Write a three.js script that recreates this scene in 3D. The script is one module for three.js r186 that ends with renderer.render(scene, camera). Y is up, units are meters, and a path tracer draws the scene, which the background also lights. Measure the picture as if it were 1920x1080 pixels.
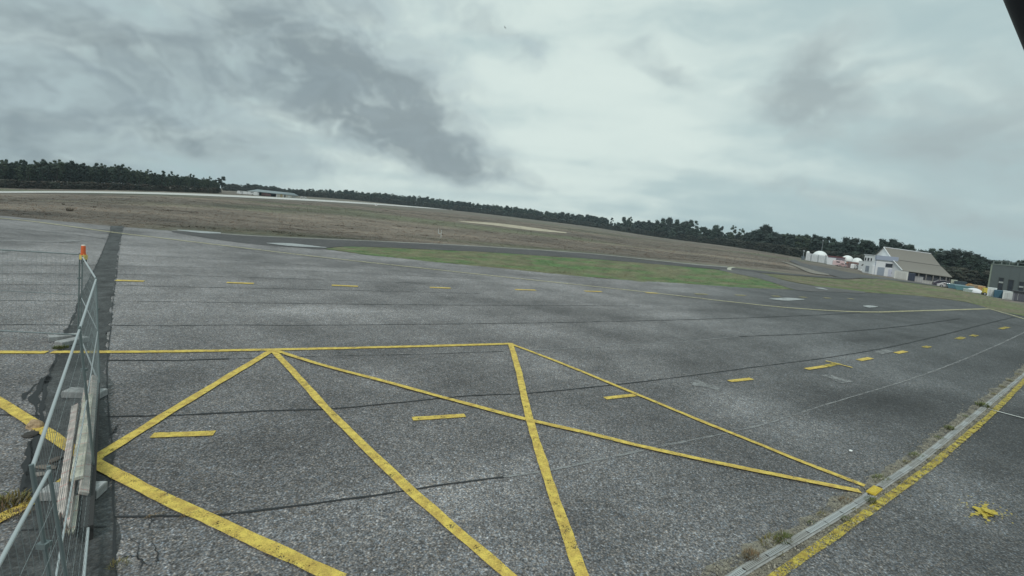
import * as THREE from 'three';
import { mergeGeometries } from 'three/addons/utils/BufferGeometryUtils.js';
import { ImprovedNoise } from 'three/addons/math/ImprovedNoise.js';

// ------------------------------------------------------------------ camera, sky, sun, exposure
const W = 1920, HT = 1080, F = 900, EYE = 3.8, SHIFT = 54;
const ROLL = 5.3 * Math.PI / 180, PITCH = 4.5 * Math.PI / 180, EXPO = 1.0;
const SUN_AZ = 205, SUN_EL = 46, SUN_I = 1.5, HAZE = 0.0002;
const scene = new THREE.Scene();
const camera = new THREE.PerspectiveCamera(2 * Math.atan(540 / F) * 180 / Math.PI, W / HT, 0.1, 6000);
camera.setViewOffset(W, HT, 0, SHIFT, W, HT);
camera.rotation.set(-PITCH, 0, ROLL, 'YXZ');
camera.position.set(0, EYE, 0);
camera.updateMatrixWorld();
const renderer = new THREE.WebGLRenderer({ antialias: true });
renderer.toneMapping = THREE.LinearToneMapping;
renderer.toneMappingExposure = EXPO;
renderer.shadowMap.enabled = true;
scene.fog = new THREE.FogExp2(new THREE.Color().setRGB(0.55, 0.66, 0.72), HAZE);

const rad = Math.PI / 180, clamp = (v, a = 0, b = 1) => Math.min(b, Math.max(a, v));
const sst = (a, b, v) => { const t = clamp((v - a) / (b - a)); return t * t * (3 - 2 * t); };
const mix = (a, b, t) => a + (b - a) * t;
function rng(seed) { let a = seed >>> 0; return () => { a = (a + 0x6D2B79F5) | 0; let t = Math.imul(a ^ (a >>> 15), 1 | a); t = (t + Math.imul(t ^ (t >>> 7), 61 | t)) ^ t; return ((t ^ (t >>> 14)) >>> 0) / 4294967296; }; }
const P = new ImprovedNoise();
const fbm = (x, y, z = 0, o = 4) => { let s = 0, a = 0.5, f = 1; for (let i = 0; i < o; i++) { s += a * P.noise(x * f, y * f, z + i * 7.3); a *= 0.5; f *= 2.03; } return s; };

// a direction for a point of the reference picture, and back
const camR = new THREE.Vector3(), camU = new THREE.Vector3(), camB = new THREE.Vector3();
camera.matrixWorld.extractBasis(camR, camU, camB);
const CX = 960, CY = 540 - SHIFT;
function ray(px, py) { return new THREE.Vector3().addScaledVector(camB, -F).addScaledVector(camR, px - CX).addScaledVector(camU, CY - py); }
function azel(px, py) { const d = ray(px, py); return [Math.atan2(d.x, -d.z) / rad, Math.atan2(d.y, Math.hypot(d.x, d.z)) / rad]; }
function project(p) { const q = p.clone(); q.y -= EYE; const z = -q.dot(camB); return [CX + F * q.dot(camR) / z, CY - F * q.dot(camU) / z, z]; }

function makeSky() {
  const w = 2048, h = 1024, data = new Float32Array(w * h * 4);
  // cloud masses: centre in the picture, half sizes in degrees, tilt, strength
  const puffs = [
    [700, 170, 9, 5, -12, 0.9], [800, 200, 5, 3, -25, 0.5], [690, 60, 3, 3.2, 0, 0.4], [600, 120, 8, 5, -25, 0.5], [760, 255, 13, 2.6, -10, 1.3], [870, 285, 5, 1.6, -10, 0.4],
    [520, 60, 5, 3, -20, 0.4], [330, 130, 13, 5.5, -12, 0.5], [110, 210, 12, 3.6, 0, 0.62], [60, 60, 10, 5, 0, 0.45], [150, 330, 14, 2.2, 0, 0.42], [400, 275, 6, 1.6, -8, 0.5], [590, 312, 2.2, 0.8, 0, 0.5],
    [-250, 150, 22, 9, 0, 0.6], [250, -120, 25, 8, 0, 0.5], [700, -80, 12, 4, 0, 0.25],
    [1535, 168, 4.0, 3.6, 0, 1.9], [1500, 205, 2.6, 1.6, 0, 0.35], [1550, 100, 1.8, 1.6, 0, 0.5], [975, 100, 2.2, 1.3, 0, 0.6], [1240, 132, 3.4, 1.1, -18, 0.5], [1180, 92, 2, 0.8, 0, 0.24], [1740, 262, 3.2, 1.8, 0, 0.6],
    [1850, 205, 5.5, 3.6, 0, 0.45], [1960, 280, 6, 4, 0, 0.4], [1640, 378, 9, 0.9, -3, 0.32], [1420, 352, 7, 0.7, -3, 0.26], [1840, 400, 6, 1.4, -6, 0.3], [880, 30, 6, 1.0, -15, 0.3],
  ].map(([x, y, a, b, t, s]) => { const [u, v] = azel(x, y); return [u, v, a, b, Math.cos((t - 5) * rad), Math.sin((t - 5) * rad), s]; });
  const bright = [0.69, 0.80, 0.765], veil = [0.42, 0.55, 0.57], dark = [0.24, 0.30, 0.33], grey = [0.40, 0.49, 0.515];
  const glow = azel(1010, 170);
  for (let j = 0; j < h; j++) for (let i = 0; i < w; i++) {
    const el = ((j + 0.5) / h - 0.5) * 180, th = ((i + 0.5) / w - 0.5) * 2 * Math.PI, k = (j * w + i) * 4;
    if (el < -12) { data.set([0.16, 0.17, 0.165, 1], k); continue; }
    const dx = Math.cos(el * rad) * Math.cos(th), dz = Math.cos(el * rad) * Math.sin(th), dy = Math.sin(el * rad);
    const az = Math.atan2(dx, -dz) / rad, e2 = Math.max(dy, 0) + 0.16;
    const qx = dx / e2, qz = dz / e2;
    const wx = fbm(az * 0.11 + 40, el * 0.17 + 11, 3.1, 5), wy = fbm(az * 0.11 + 9, el * 0.17 + 23, 8.7, 5);
    const u = az + wx * 5, v = el + wy * 3.4;
    // thin layered veil
    const s1 = fbm(qx * 0.9 + wx * 0.6, qz * 1.7, 1.7, 5), s2 = fbm(u * 0.06 + 3.3, v * 0.26 + 7.7, 5.5, 5);
    const gd = Math.exp(-(((az - glow[0]) / 20) ** 2 + ((el - glow[1]) / 16) ** 2));
    const vx = 0.47 + 0.9 * s1 + 0.9 * s2 - 0.42 * gd + 0.34 * sst(-8, -30, az) + 0.30 * sst(16, 48, az) + 0.25 * sst(13, 1, el) * sst(2, 25, az);
    const veilA = 1 / (1 + Math.exp(-5 * (vx - 0.5)));
    // thick masses
    let D = 0;
    for (const [pu, pv, a, b, c, s, st] of puffs) {
      let du = u - pu; if (du > 180) du -= 360; if (du < -180) du += 360;
      const dv = v - pv, x = (du * c + dv * s) / a, y = (-du * s + dv * c) / b, r = x * x + y * y;
      if (r < 12) D += st * Math.exp(-r);
    }
    const back = sst(60, 100, Math.abs(az)); // the sky out of view goes on as broken cloud
    D = mix(D, mix(0.75, 0.2, sst(14, 34, el)) + 0.5 * fbm(az * 0.035, el * 0.06, 2.2, 3), back);
    const n = fbm(u * 0.15 + 5.1, v * 0.26 + 2.4, 4.4, 6), n2 = fbm(u * 0.36 + 1.7, v * 0.62 + 8.3, 6.1, 5);
    const n3 = fbm(u * 0.95 + 6.6, v * 1.5 + 4.1, 2.9, 4);
    const T = Math.max(0, D * (0.90 + 1.1 * n + 0.8 * n2 + 0.3 * n3) + 0.16 * n + 0.06 * n3 - 0.04);
    const cov = 1 - Math.exp(-3.1 * T * T / (T + 0.16)), core = sst(0.3, 1.5, T);
    const hi = sst(8, 18, az);
    for (let c = 0; c < 3; c++) {
      let q = mix(bright[c], veil[c], veilA) * (1 + 0.5 * sst(32, 66, el));
      const dk = Math.max(mix(grey[c], dark[c], core * (1 - 0.7 * back)) * (1 + 0.30 * n2 + 0.2 * s2), dark[c] * 0.97);
      q = mix(q, mix(dk, grey[c] * [1.0, 0.98, 0.95][c], 0.7 * hi), cov * 0.9);
      data[k + c] = q / EXPO;
    }
    data[k + 3] = 1;
  }
  const t = new THREE.DataTexture(data, w, h, THREE.RGBAFormat, THREE.FloatType);
  t.mapping = THREE.EquirectangularReflectionMapping; t.magFilter = t.minFilter = THREE.LinearFilter; t.wrapS = THREE.RepeatWrapping; t.needsUpdate = true;
  return t;
}
scene.background = makeSky();
scene.environment = scene.background;
const sun = new THREE.DirectionalLight(new THREE.Color(1, 0.975, 0.945), SUN_I);
sun.position.set(Math.sin(SUN_AZ * rad) * Math.cos(SUN_EL * rad), Math.sin(SUN_EL * rad), -Math.cos(SUN_AZ * rad) * Math.cos(SUN_EL * rad)).multiplyScalar(200);
sun.castShadow = true; sun.shadow.radius = 30; sun.shadow.mapSize.set(4096, 4096);
Object.assign(sun.shadow.camera, { left: -300, right: 300, top: 300, bottom: -300, near: 1, far: 900 });
scene.add(sun, sun.target);

// ------------------------------------------------------------------ the lie of the land: level by the camera, then a gentle rise ahead and a fall to both sides
const HORIZON = [[0, 333], [260, 341], [420, 349], [520, 358], [650, 367.5], [900, 394], [1100, 418], [1250, 439.5], [1400, 455], [1500, 469], [1620, 487], [1700, 499.5], [1800, 513], [1920, 529]];
const slope = (() => {
  const pts = HORIZON.map(([x, y]) => { const d = ray(x, y); return [Math.atan2(d.x, -d.z) / rad, d.y / Math.hypot(d.x, d.z)]; });
  const raw = a => { if (a <= pts[0][0]) return pts[0][1]; for (let i = 1; i < pts.length; i++) if (a <= pts[i][0]) return mix(pts[i - 1][1], pts[i][1], (a - pts[i - 1][0]) / (pts[i][0] - pts[i - 1][0])); return pts[pts.length - 1][1]; };
  const tab = [];
  for (let i = 0; i <= 720; i++) { let s = 0, q = 0; for (let k = -8; k <= 8; k++) { const g = Math.exp(-k * k / 18); s += g * raw(-180 + (i + k) * 0.5); q += g; } const a = -180 + i * 0.5; tab.push(s / q * sst(140, 70, Math.abs(a))); }
  return a => { const f = clamp((a + 180) * 2, 0, 719.999), i = Math.floor(f); return mix(tab[i], tab[i + 1], f - i); };
})();
const FARTHEST = 900;
const rise = (d, az) => d < 20 ? 0 : sst(20, 150, d) * slope(az) * Math.min(d, FARTHEST);
const groundAt = (x, z) => rise(Math.hypot(x, z), Math.atan2(x, -z) / rad);
function G(px, py, up = 0) {
  const r = ray(px, py), hyp = Math.hypot(r.x, r.z), t = r.y / hyp, az = Math.atan2(r.x, -r.z) / rad;
  let lo = 0.5, hi = FARTHEST;
  for (let i = 0; i < 50; i++) { const m = (lo + hi) / 2; if ((rise(m, az) + up - EYE) / m > t) hi = m; else lo = m; }
  return new THREE.Vector3(r.x / hyp * lo, rise(lo, az) + up, r.z / hyp * lo);
}
const lift = (v, level) => { v.y += level * (0.004 + Math.hypot(v.x, v.z) * 0.00013); return v; };
function onGround(x, z, up = 0) { return new THREE.Vector3(x, groundAt(x, z) + up, z); }
function polar(px, d) { const i = HORIZON.findIndex(p => p[0] >= px), [a, b] = i <= 0 ? [HORIZON[0], HORIZON[1]] : [HORIZON[i - 1], HORIZON[i]]; const [az] = azel(px, mix(a[1], b[1], (px - a[0]) / (b[0] - a[0]))); return onGround(Math.sin(az * rad) * d, -Math.cos(az * rad) * d); }
function heightTo(p, py) { let lo = 0, hi = 60; for (let i = 0; i < 40; i++) { const m = (lo + hi) / 2; if (project(new THREE.Vector3(p.x, p.y + m, p.z))[1] < py) hi = m; else lo = m; } return lo; }
const lerpTab = (tab, x) => { if (x <= tab[0][0]) return tab[0][1]; for (let i = 1; i < tab.length; i++) if (x <= tab[i][0]) return mix(tab[i - 1][1], tab[i][1], (x - tab[i - 1][0]) / (tab[i][0] - tab[i - 1][0])); return tab[tab.length - 1][1]; };

// ------------------------------------------------------------------ helpers for things
const used = {};
const numbered = n => { const k = used[n] = (used[n] ?? -1) + 1; return k ? `${n}_${String(k).padStart(3, '0')}` : n; };
function tag(o, label, category, group) { o.userData.label = label; o.userData.category = category; if (group) o.userData.group = group; return o; }
function mesh(name, geo, mat, parent, label) { const m = new THREE.Mesh(geo, mat); m.name = parent === scene ? numbered(name) : name; m.castShadow = m.receiveShadow = true; if (label) m.userData.label = label; parent.add(m); return m; }
function thing(name, label, category, pos, turn = 0, group) { const g = new THREE.Group(); g.name = numbered(name); if (pos) g.position.copy(pos); g.rotation.y = turn; scene.add(g); return tag(g, label, category, group); }
function structure(name, geo, mat) { const m = mesh(name, geo, mat, scene); m.userData.kind = 'structure'; return m; }
function copyOf(o, name, label, group) { const c = o.clone(); c.name = numbered(name); scene.add(c); c.userData = { ...o.userData }; if (label) c.userData.label = label; if (group) c.userData.group = group; return c; }
const M = (r, g, b, rough = 0.8, extra = {}) => new THREE.MeshStandardMaterial({ color: new THREE.Color().setRGB(r, g, b), roughness: rough, ...extra });
const box = (w, h, d, x = 0, y = 0, z = 0, ry = 0) => { const g = new THREE.BoxGeometry(w, h, d); if (ry) g.rotateY(ry); g.translate(x, y, z); return g; };
const merge = list => mergeGeometries(list.map(g => { const q = g.index ? g.toNonIndexed() : g.clone(); for (const k of Object.keys(q.attributes)) if (!['position', 'normal', 'uv'].includes(k)) q.deleteAttribute(k); return q; }));
function bar(a, b, r, n = 8) { // a round bar between two points
  const d = new THREE.Vector3().subVectors(b, a), L = d.length(), g = new THREE.CylinderGeometry(r, r, L, n, 1);
  g.applyQuaternion(new THREE.Quaternion().setFromUnitVectors(new THREE.Vector3(0, 1, 0), d.normalize()));
  g.translate((a.x + b.x) / 2, (a.y + b.y) / 2, (a.z + b.z) / 2); return g;
}
const V = (x, y, z) => new THREE.Vector3(x, y, z);
function spline(pts, n) { // evenly spread points on a smooth line through picture points
  const c = new THREE.CatmullRomCurve3(pts.map(([x, y]) => V(x, y, 0)), false, 'centripetal'); return c.getSpacedPoints(n).map(p => [p.x, p.y]);
}
function grid(rows, cols, at, uvScale = 1, color) { // a sheet of rows x cols points given by at(i, j)
  const pos = [], uv = [], col = [], idx = [];
  for (let j = 0; j < rows; j++) for (let i = 0; i < cols; i++) { const p = at(i, j); pos.push(p.x, p.y, p.z); uv.push(p.x / uvScale, p.z / uvScale); if (color) col.push(...color(p.x, p.z, i / (cols - 1), j / (rows - 1))); }
  for (let j = 0; j < rows - 1; j++) for (let i = 0; i < cols - 1; i++) { const a = j * cols + i, b = a + 1, c = a + cols, d = c + 1; idx.push(a, b, c, b, d, c); }
  const g = new THREE.BufferGeometry(); g.setAttribute('position', new THREE.Float32BufferAttribute(pos, 3)); g.setAttribute('uv', new THREE.Float32BufferAttribute(uv, 2));
  if (color) g.setAttribute('color', new THREE.Float32BufferAttribute(col, 3));
  g.setIndex(idx); g.computeVertexNormals();
  const nn = g.attributes.normal; if (nn.getY(0) < 0) { for (let k = 0; k < idx.length; k += 3) { const t = idx[k]; idx[k] = idx[k + 1]; idx[k + 1] = t; } g.setIndex(idx); g.computeVertexNormals(); }
  return g;
}
// ground sheet between a far and a near line of picture points
function sheet(far, near, level, { n = 90, m = 8, uv = 4, color, rough = 0, seed = 1 } = {}) {
  const A = spline(far, n - 1), B = spline(near, n - 1);
  return grid(m, n, (i, j) => {
    const t = j / (m - 1); let p = lift(G(mix(A[i][0], B[i][0], t), mix(A[i][1], B[i][1], t)), level);
    if (rough && (j === 0 || j === m - 1)) { const s = rough * fbm(p.x * 0.35 + seed * 9, p.z * 0.35, seed, 4) * 2, d = Math.hypot(p.x, p.z); p = lift(onGround(p.x * (1 + s / d), p.z * (1 + s / d)), level); }
    return p;
  }, uv, color);
}
// painted or tarred band along a line of picture points, width in metres
function band(pts, width, level, { n = 60, uv = 1, ragged = 0, seed = 1, straight = false } = {}) {
  const c = (straight ? pts.length === 2 ? [...Array(n)].map((_, i) => [mix(pts[0][0], pts[1][0], i / (n - 1)), mix(pts[0][1], pts[1][1], i / (n - 1))]) : pts : spline(pts, n - 1)).map(([x, y]) => G(x, y));
  const w = typeof width === 'function' ? width : () => width;
  return grid(2, c.length, (i, j) => {
    const a = c[Math.max(0, i - 1)], b = c[Math.min(c.length - 1, i + 1)], dx = b.x - a.x, dz = b.z - a.z, L = Math.hypot(dx, dz) || 1;
    const k = w(i / (c.length - 1), c[i]) * 0.5 * (1 + ragged * 2 * fbm(c[i].x * 1.7 + 31 * j + seed, c[i].z * 1.7, seed, 3)), s = j ? 1 : -1;
    const x = c[i].x - dz / L * k * s, z = c[i].z + dx / L * k * s;
    return lift(onGround(x, z), level);
  }, uv);
}

// ------------------------------------------------------------------ computed surface textures
function tex(n, fill, { srgb = true, repeat } = {}) {
  const d = new Uint8Array(n * n * 4); fill(d, n);
  const t = new THREE.DataTexture(d, n, n, THREE.RGBAFormat); t.wrapS = t.wrapT = THREE.RepeatWrapping; t.magFilter = THREE.LinearFilter; t.minFilter = THREE.LinearMipmapLinearFilter; t.generateMipmaps = true;
  if (srgb) t.colorSpace = THREE.SRGBColorSpace; if (repeat) t.repeat.set(repeat, repeat); t.needsUpdate = true; return t;
}
const toS = v => 255 * (v <= 0.0031308 ? 12.92 * v : 1.055 * Math.pow(Math.max(v, 0), 1 / 2.4) - 0.055);
function grain(n, r, seed) { // seamless noise whose grain is about r pixels
  const R = rng(seed), a = new Float32Array(n * n); for (let i = 0; i < a.length; i++) a[i] = R() - 0.5;
  let s = a; for (let pass = 0; pass < 2; pass++) for (const st of [1, n]) {
    const o = new Float32Array(n * n);
    for (let y = 0; y < n; y++) {
      let acc = 0; const at = k => st === 1 ? y * n + ((k + n) % n) : ((k + n) % n) * n + y;
      for (let k = -r; k <= r; k++) acc += s[at(k)];
      for (let k = 0; k < n; k++) { o[at(k)] = acc; acc += s[at(k + r + 1)] - s[at(k - r)]; }
    }
    s = o;
  }
  let q = 0; for (let i = 0; i < s.length; i += 7) q += s[i] * s[i]; q = Math.sqrt(q / (s.length / 7)); for (let i = 0; i < s.length; i++) s[i] /= q; return s;
}
const aggregate = (base, gains, tint, N = 2048) => tex(N, (d, n) => {
  const g = [grain(n, 1, 11), grain(n, 2, 12), grain(n, 5, 13), grain(n, 24, 14)], hue = grain(n, 2, 21);
  for (let i = 0; i < n * n; i++) {
    const e = gains[0] * g[0][i] + gains[1] * g[1][i] + gains[2] * g[2][i] + gains[3] * g[3][i], v = base * Math.exp(e), h = tint * hue[i];
    d[i * 4] = clamp(toS(v * (1.04 + h)), 0, 255); d[i * 4 + 1] = clamp(toS(v * 0.985), 0, 255); d[i * 4 + 2] = clamp(toS(v * (0.97 - h)), 0, 255); d[i * 4 + 3] = 255;
  }
});
const asphaltMap = aggregate(0.107, [0.2, 0.36, 0.10, 0.05], 0.06), patchMap = aggregate(0.085, [0.10, 0.16, 0.14, 0.1], 0.03, 1024), earthMap = aggregate(0.8, [0.10, 0.14, 0.16, 0.12], 0.05, 1024);
const bumpTex = tex(1024, (d, n) => { const a = grain(n, 1, 31), b = grain(n, 3, 32); for (let i = 0; i < n * n; i++) { const v = clamp(128 + 32 * a[i] + 30 * b[i], 0, 255); d[i * 4] = d[i * 4 + 1] = d[i * 4 + 2] = v; d[i * 4 + 3] = 255; } }, { srgb: false });
const paintAlpha = (wear, seed) => tex(1024, (d, n) => { const a = grain(n, 2, seed), b = grain(n, 7, seed + 1), c = grain(n, 40, seed + 2); for (let i = 0; i < n * n; i++) { const v = 255 * sst(-0.5, 0.5, a[i] * 0.75 + b[i] * 0.5 + c[i] * 0.55 + wear); d[i * 4] = d[i * 4 + 1] = d[i * 4 + 2] = v; d[i * 4 + 3] = 255; } }, { srgb: false });
const paintMap = tex(512, (d, n) => { const a = grain(n, 2, 51), b = grain(n, 16, 52); for (let i = 0; i < n * n; i++) { const e = Math.exp(0.1 * a[i] + 0.1 * b[i]); d[i * 4] = clamp(toS(0.8 * e), 0, 255); d[i * 4 + 1] = clamp(toS(0.8 * e * (1 + 0.03 * b[i])), 0, 255); d[i * 4 + 2] = clamp(toS(0.8 * e), 0, 255); d[i * 4 + 3] = 255; } });

const asphaltMat = new THREE.MeshStandardMaterial({ map: asphaltMap, bumpMap: bumpTex, bumpScale: 0.004, roughness: 0.92, vertexColors: true });
const patchMat = new THREE.MeshStandardMaterial({ map: patchMap, bumpMap: bumpTex, bumpScale: 0.003, roughness: 0.9, vertexColors: true });
const taxiMat = new THREE.MeshStandardMaterial({ map: patchMap, roughness: 0.9, vertexColors: true });
const earthMat = new THREE.MeshStandardMaterial({ map: earthMap, roughness: 1, vertexColors: true });
const wornAlpha = paintAlpha(1.75, 61), veryWornAlpha = paintAlpha(0.35, 71);
const yellowMat = M(0.72, 0.52, 0.105, 0.75, { map: paintMap, alphaMap: wornAlpha, transparent: true });
const fadedMat = M(0.42, 0.37, 0.16, 0.8, { map: paintMap, alphaMap: wornAlpha, transparent: true }), wornYellowMat = M(0.56, 0.43, 0.07, 0.8, { map: paintMap, alphaMap: veryWornAlpha, transparent: true });
const paleYellowMat = M(0.60, 0.55, 0.33, 0.8, { map: paintMap, alphaMap: veryWornAlpha, transparent: true });
const seamAlpha = paintAlpha(0.55, 91), tarMat = M(0.022, 0.024, 0.025, 0.8), paleSealMat = M(0.25, 0.25, 0.245, 0.9, { alphaMap: seamAlpha, transparent: true });

// ------------------------------------------------------------------ ground, apron, taxiway, runway
const heath = (x, z) => {
  const d = Math.hypot(x, z), a = fbm(x * 0.018, z * 0.05, 1, 4), b = fbm(x * 0.09, z * 0.22, 2, 4), c = fbm(x * 0.5, z * 0.5, 3, 3), gr = sst(0.02, 0.22, fbm(x * 0.012 + 4, z * 0.03, 7, 3) + 0.25 * sst(75, 45, d));
  const v = 0.95 * (1 + 1.0 * a + 0.9 * b + 0.5 * c);
  return [mix(0.185, 0.138, gr) * v, mix(0.158, 0.145, gr) * v, mix(0.125, 0.092, gr) * v];
};
{
  const azs = []; for (let a = -180; a < -62; a += 4) azs.push(a); for (let a = -62; a <= 62; a += 0.5) azs.push(a); for (let a = 66; a <= 180; a += 4) azs.push(a);
  const ds = [0.02]; for (let d = 2; d < 3200; d *= 1.022) ds.push(d);
  structure('ground', grid(ds.length, azs.length, (i, j) => { const a = azs[i] * rad, d = ds[j]; return V(Math.sin(a) * d, rise(d, azs[i]), -Math.cos(a) * d); }, 6, heath), earthMat);
}
const EDGE = [[0, 405], [100, 414], [215, 425], [330, 434], [420, 447], [520, 459], [610, 468], [690, 479], [850, 495], [1032, 513], [1136, 523], [1267, 531], [1400, 540], [1494, 544], [1620, 549], [1720, 555], [1813, 567], [1863, 581], [1920, 594]];
const edgeTab = EDGE.map(([x, y]) => { const g = G(x, y); return [Math.atan2(g.x, -g.z) / rad, Math.hypot(g.x, g.z)]; });
const STAINS = [[330, 700, 0.7, -0.28], [600, 850, 1.1, -0.22], [300, 690, 0.5, 0.2], [1040, 700, 0.8, 0.22], [850, 920, 0.5, 0.25], [480, 830, 0.8, -0.25], [1180, 690, 1.6, 0.28], [1330, 730, 1.0, 0.3], [1560, 720, 0.9, 0.35], [700, 590, 2.2, 0.2], [560, 580, 2.0, 0.16], [420, 600, 1.5, -0.15], [900, 640, 1.2, -0.2], [1650, 760, 1.3, -0.25], [1400, 860, 1.0, -0.2], [260, 1010, 0.6, 0.3], [450, 1040, 0.5, 0.28], [1100, 980, 0.5, -0.2], [1640, 700, 1.6, 0.2], [1770, 900, 0.9, 0.5], [1800, 960, 0.5, 0.35], [1260, 790, 1.2, -0.18], [1480, 790, 1.4, 0.22], [700, 700, 0.9, 0.14], [60, 740, 0.6, 0.2], [30, 850, 0.5, 0.25]].map(([px, py, r, k]) => { const g = G(px, py); return [g.x, g.z, r, k]; });
const laneOf = (x, z) => (0.47 * x + 0.883 * z);
const apronTone = (x, z) => {
  const q = laneOf(x, z) + 0.1 * fbm(x * 0.1, z * 0.1, 9, 2), lane = Math.floor(q / 3.6), lr = rng(lane * 7919 + 5)();
  const a = fbm(x * 0.11, z * 0.11, 11, 4), b = fbm(x * 0.45, z * 0.45, 12, 4), c = fbm(x * 0.05 + z * 0.09, z * 0.02, 13, 3), streak = fbm((0.883 * x - 0.47 * z) * 0.06, q * 0.7, 14, 4);
  let v = 1.0 + 0.85 * a + 0.6 * b + 0.45 * streak + 0.16 * (lr - 0.5);
  const right = sst(-2, 16, x + 0.35 * (z + 10));
  v *= mix(1.16, 0.50, right); v *= mix(1, 1.32, sst(-8, -20, z)); for (const [sx, sz, r, k] of STAINS) { const q = ((x - sx) ** 2 + (z - sz) ** 2) / (r * r); if (q < 6) v *= 1 + k * Math.exp(-q) * (1 + 1.6 * b); }
  const drain = sst(-0.2, 1.2, (x - 3.06) * 0.60 + (z + 5.31) * 0.80); // beyond the channel: older, darker surface with pale worn areas
  v *= mix(1, 0.80 + 0.9 * sst(0.05, 0.35, fbm(x * 0.35, z * 0.35, 15, 3)), drain);
  v = Math.max(v, 0.35);
  return [v * mix(1.0, 0.93, right), v, v * mix(1.0, 1.02, right)];
};
{
  const azs = []; for (let a = -180; a < -62; a += 4) azs.push(a); for (let a = -62; a <= 62; a += 0.33) azs.push(a); for (let a = 66; a <= 180; a += 4) azs.push(a);
  const N = 210;
  const R = a => { const r = lerpTab(edgeTab, a); return r * (1 + 0.016 * fbm(a * 1.3, 3, 1, 4)); };
  var apron = structure('apron', grid(N, azs.length, (i, j) => { const d = 0.3 * Math.pow(R(azs[i]) / 0.3, j / (N - 1)), a = azs[i] * rad; return lift(V(Math.sin(a) * d, rise(d, azs[i]), -Math.cos(a) * d), 2); }, 6, apronTone), asphaltMat);
}
const flatTone = (base, amp, f = 0.2, s = 3) => (x, z) => { const v = base * (1 + amp * 2 * fbm(x * f, z * f, s, 4)); return [v, v, v]; };
const tinted = (r, g, b, amp, f = 0.2, s = 3) => (x, z) => { const v = 1 + amp * 2 * fbm(x * f, z * f, s, 4); return [r * v, g * v, b * v]; };
// dark taxiway beyond the apron
structure('taxiway', sheet([[322, 433], [400, 438], [452, 442], [556, 447], [634, 450], [712, 453], [790, 456], [900, 463], [980, 468], [1110, 477], [1215, 489], [1293, 496], [1365, 502], [1522, 517], [1589, 521]],
  [[322, 436], [400, 449], [480, 459], [560, 465], [606, 468], [624, 464], [712, 464], [790, 467.5], [900, 472.5], [980, 477.5], [1110, 486], [1215, 494.5], [1293, 501], [1365, 507], [1522, 519.5], [1589, 524]], 3, { n: 160, m: 8, color: flatTone(0.72, 0.25) }), taxiMat);
structure('taxiway_shoulder', sheet([[322, 432], [400, 437], [450, 440.5], [556, 445.8], [700, 451.8], [900, 461.8], [1110, 475.8], [1293, 494.5], [1365, 500.5]], [[322, 433.2], [400, 438.2], [450, 442], [556, 447.2], [700, 453.2], [900, 463.2], [1110, 477.2], [1293, 496.2], [1365, 502.2]], 4, { n: 90, m: 3, color: tinted(0.27, 0.27, 0.25, 0.3) }), earthMat);
// pale concrete runway in the distance
structure('runway', sheet([[-60, 360], [0, 359.4], [150, 359.2], [300, 361.5], [450, 367], [600, 375], [700, 381.5], [790, 388.5], [850, 393.5]], [[-60, 363], [0, 362.4], [150, 362.4], [300, 365], [450, 370.6], [600, 378.2], [700, 384], [790, 390.2], [850, 394.4]], 4, { n: 90, m: 5, color: tinted(0.66, 0.66, 0.62, 0.06) }), M(1, 1, 1, 0.55, { vertexColors: true, map: earthMap }));
structure('concrete_strip', sheet([[858, 414.6], [930, 418.9], [1000, 427.5], [1062, 436.2]], [[866, 416.8], [930, 423.6], [1000, 432.6], [1062, 438]], 4, { n: 40, m: 5, color: tinted(0.52, 0.47, 0.35, 0.15), rough: 0.8 }), earthMat);
// mown grass between apron and taxiway, and the verges
const oliveTone = (x, z) => { const a = fbm(x * 0.05, z * 0.22, 6, 4), b = fbm(x * 0.3, z * 0.8, 8, 4), s = sst(-0.12, 0.18, a), v = 1 + 0.7 * b; return [mix(0.185, 0.125, s) * v, mix(0.165, 0.165, s) * v, mix(0.10, 0.06, s) * v]; };
const greenTone = (x, z) => { const a = fbm(x * 0.10, z * 0.25, 4, 4) + 0.5 * fbm(x * 0.5, z * 0.8, 15, 3), b = fbm(x * 0.6, z * 0.9, 5, 3), s = sst(-0.14, 0.24, a); const v = 1 + 0.75 * b; return [mix(0.175, 0.095, s) * v, mix(0.178, 0.185, s) * v, mix(0.095, 0.058, s) * v]; };
structure('grass_island', sheet([[612, 466], [660, 462.5], [712, 464], [790, 467.5], [900, 472.5], [980, 477.5], [1110, 486], [1215, 494.5], [1293, 501], [1350, 507.5], [1420, 521], [1467, 533], [1496, 543]], [[612, 467], [690, 478.5], [850, 495], [1032, 513], [1136, 523], [1200, 527.5], [1267, 531], [1330, 536], [1400, 540], [1440, 542.3], [1470, 543.4], [1494, 544]], 2, { n: 200, m: 12, color: greenTone, rough: 0.7 }), earthMat);
structure('grass_verge', sheet([[1440, 514], [1522, 520], [1589, 524.5], [1640, 522], [1700, 530], [1780, 541], [1850, 555], [1925, 575]], [[1440, 517], [1500, 531], [1560, 541], [1620, 548], [1720, 555], [1813, 567], [1863, 581], [1925, 594]], 2, { n: 160, m: 14, color: oliveTone }), earthMat);
structure('service_road', sheet([[1355, 505.5], [1400, 509], [1430, 514], [1467, 526], [1522, 536], [1570, 541.5], [1622, 548]], [[1348, 507], [1390, 516], [1420, 522], [1450, 531], [1494, 544.5], [1560, 548], [1622, 551]], 4, { n: 50, m: 6, color: tinted(0.135, 0.137, 0.135, 0.25) }), earthMat);
structure('service_road_001', sheet([[1490, 487], [1504, 494], [1530, 499], [1560, 505], [1600, 513], [1640, 519]], [[1480, 490], [1510, 503], [1540, 512], [1589, 523.5], [1610, 522], [1640, 523.5]], 5, { n: 50, m: 6, color: flatTone(0.95, 0.25) }), taxiMat);
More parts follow.
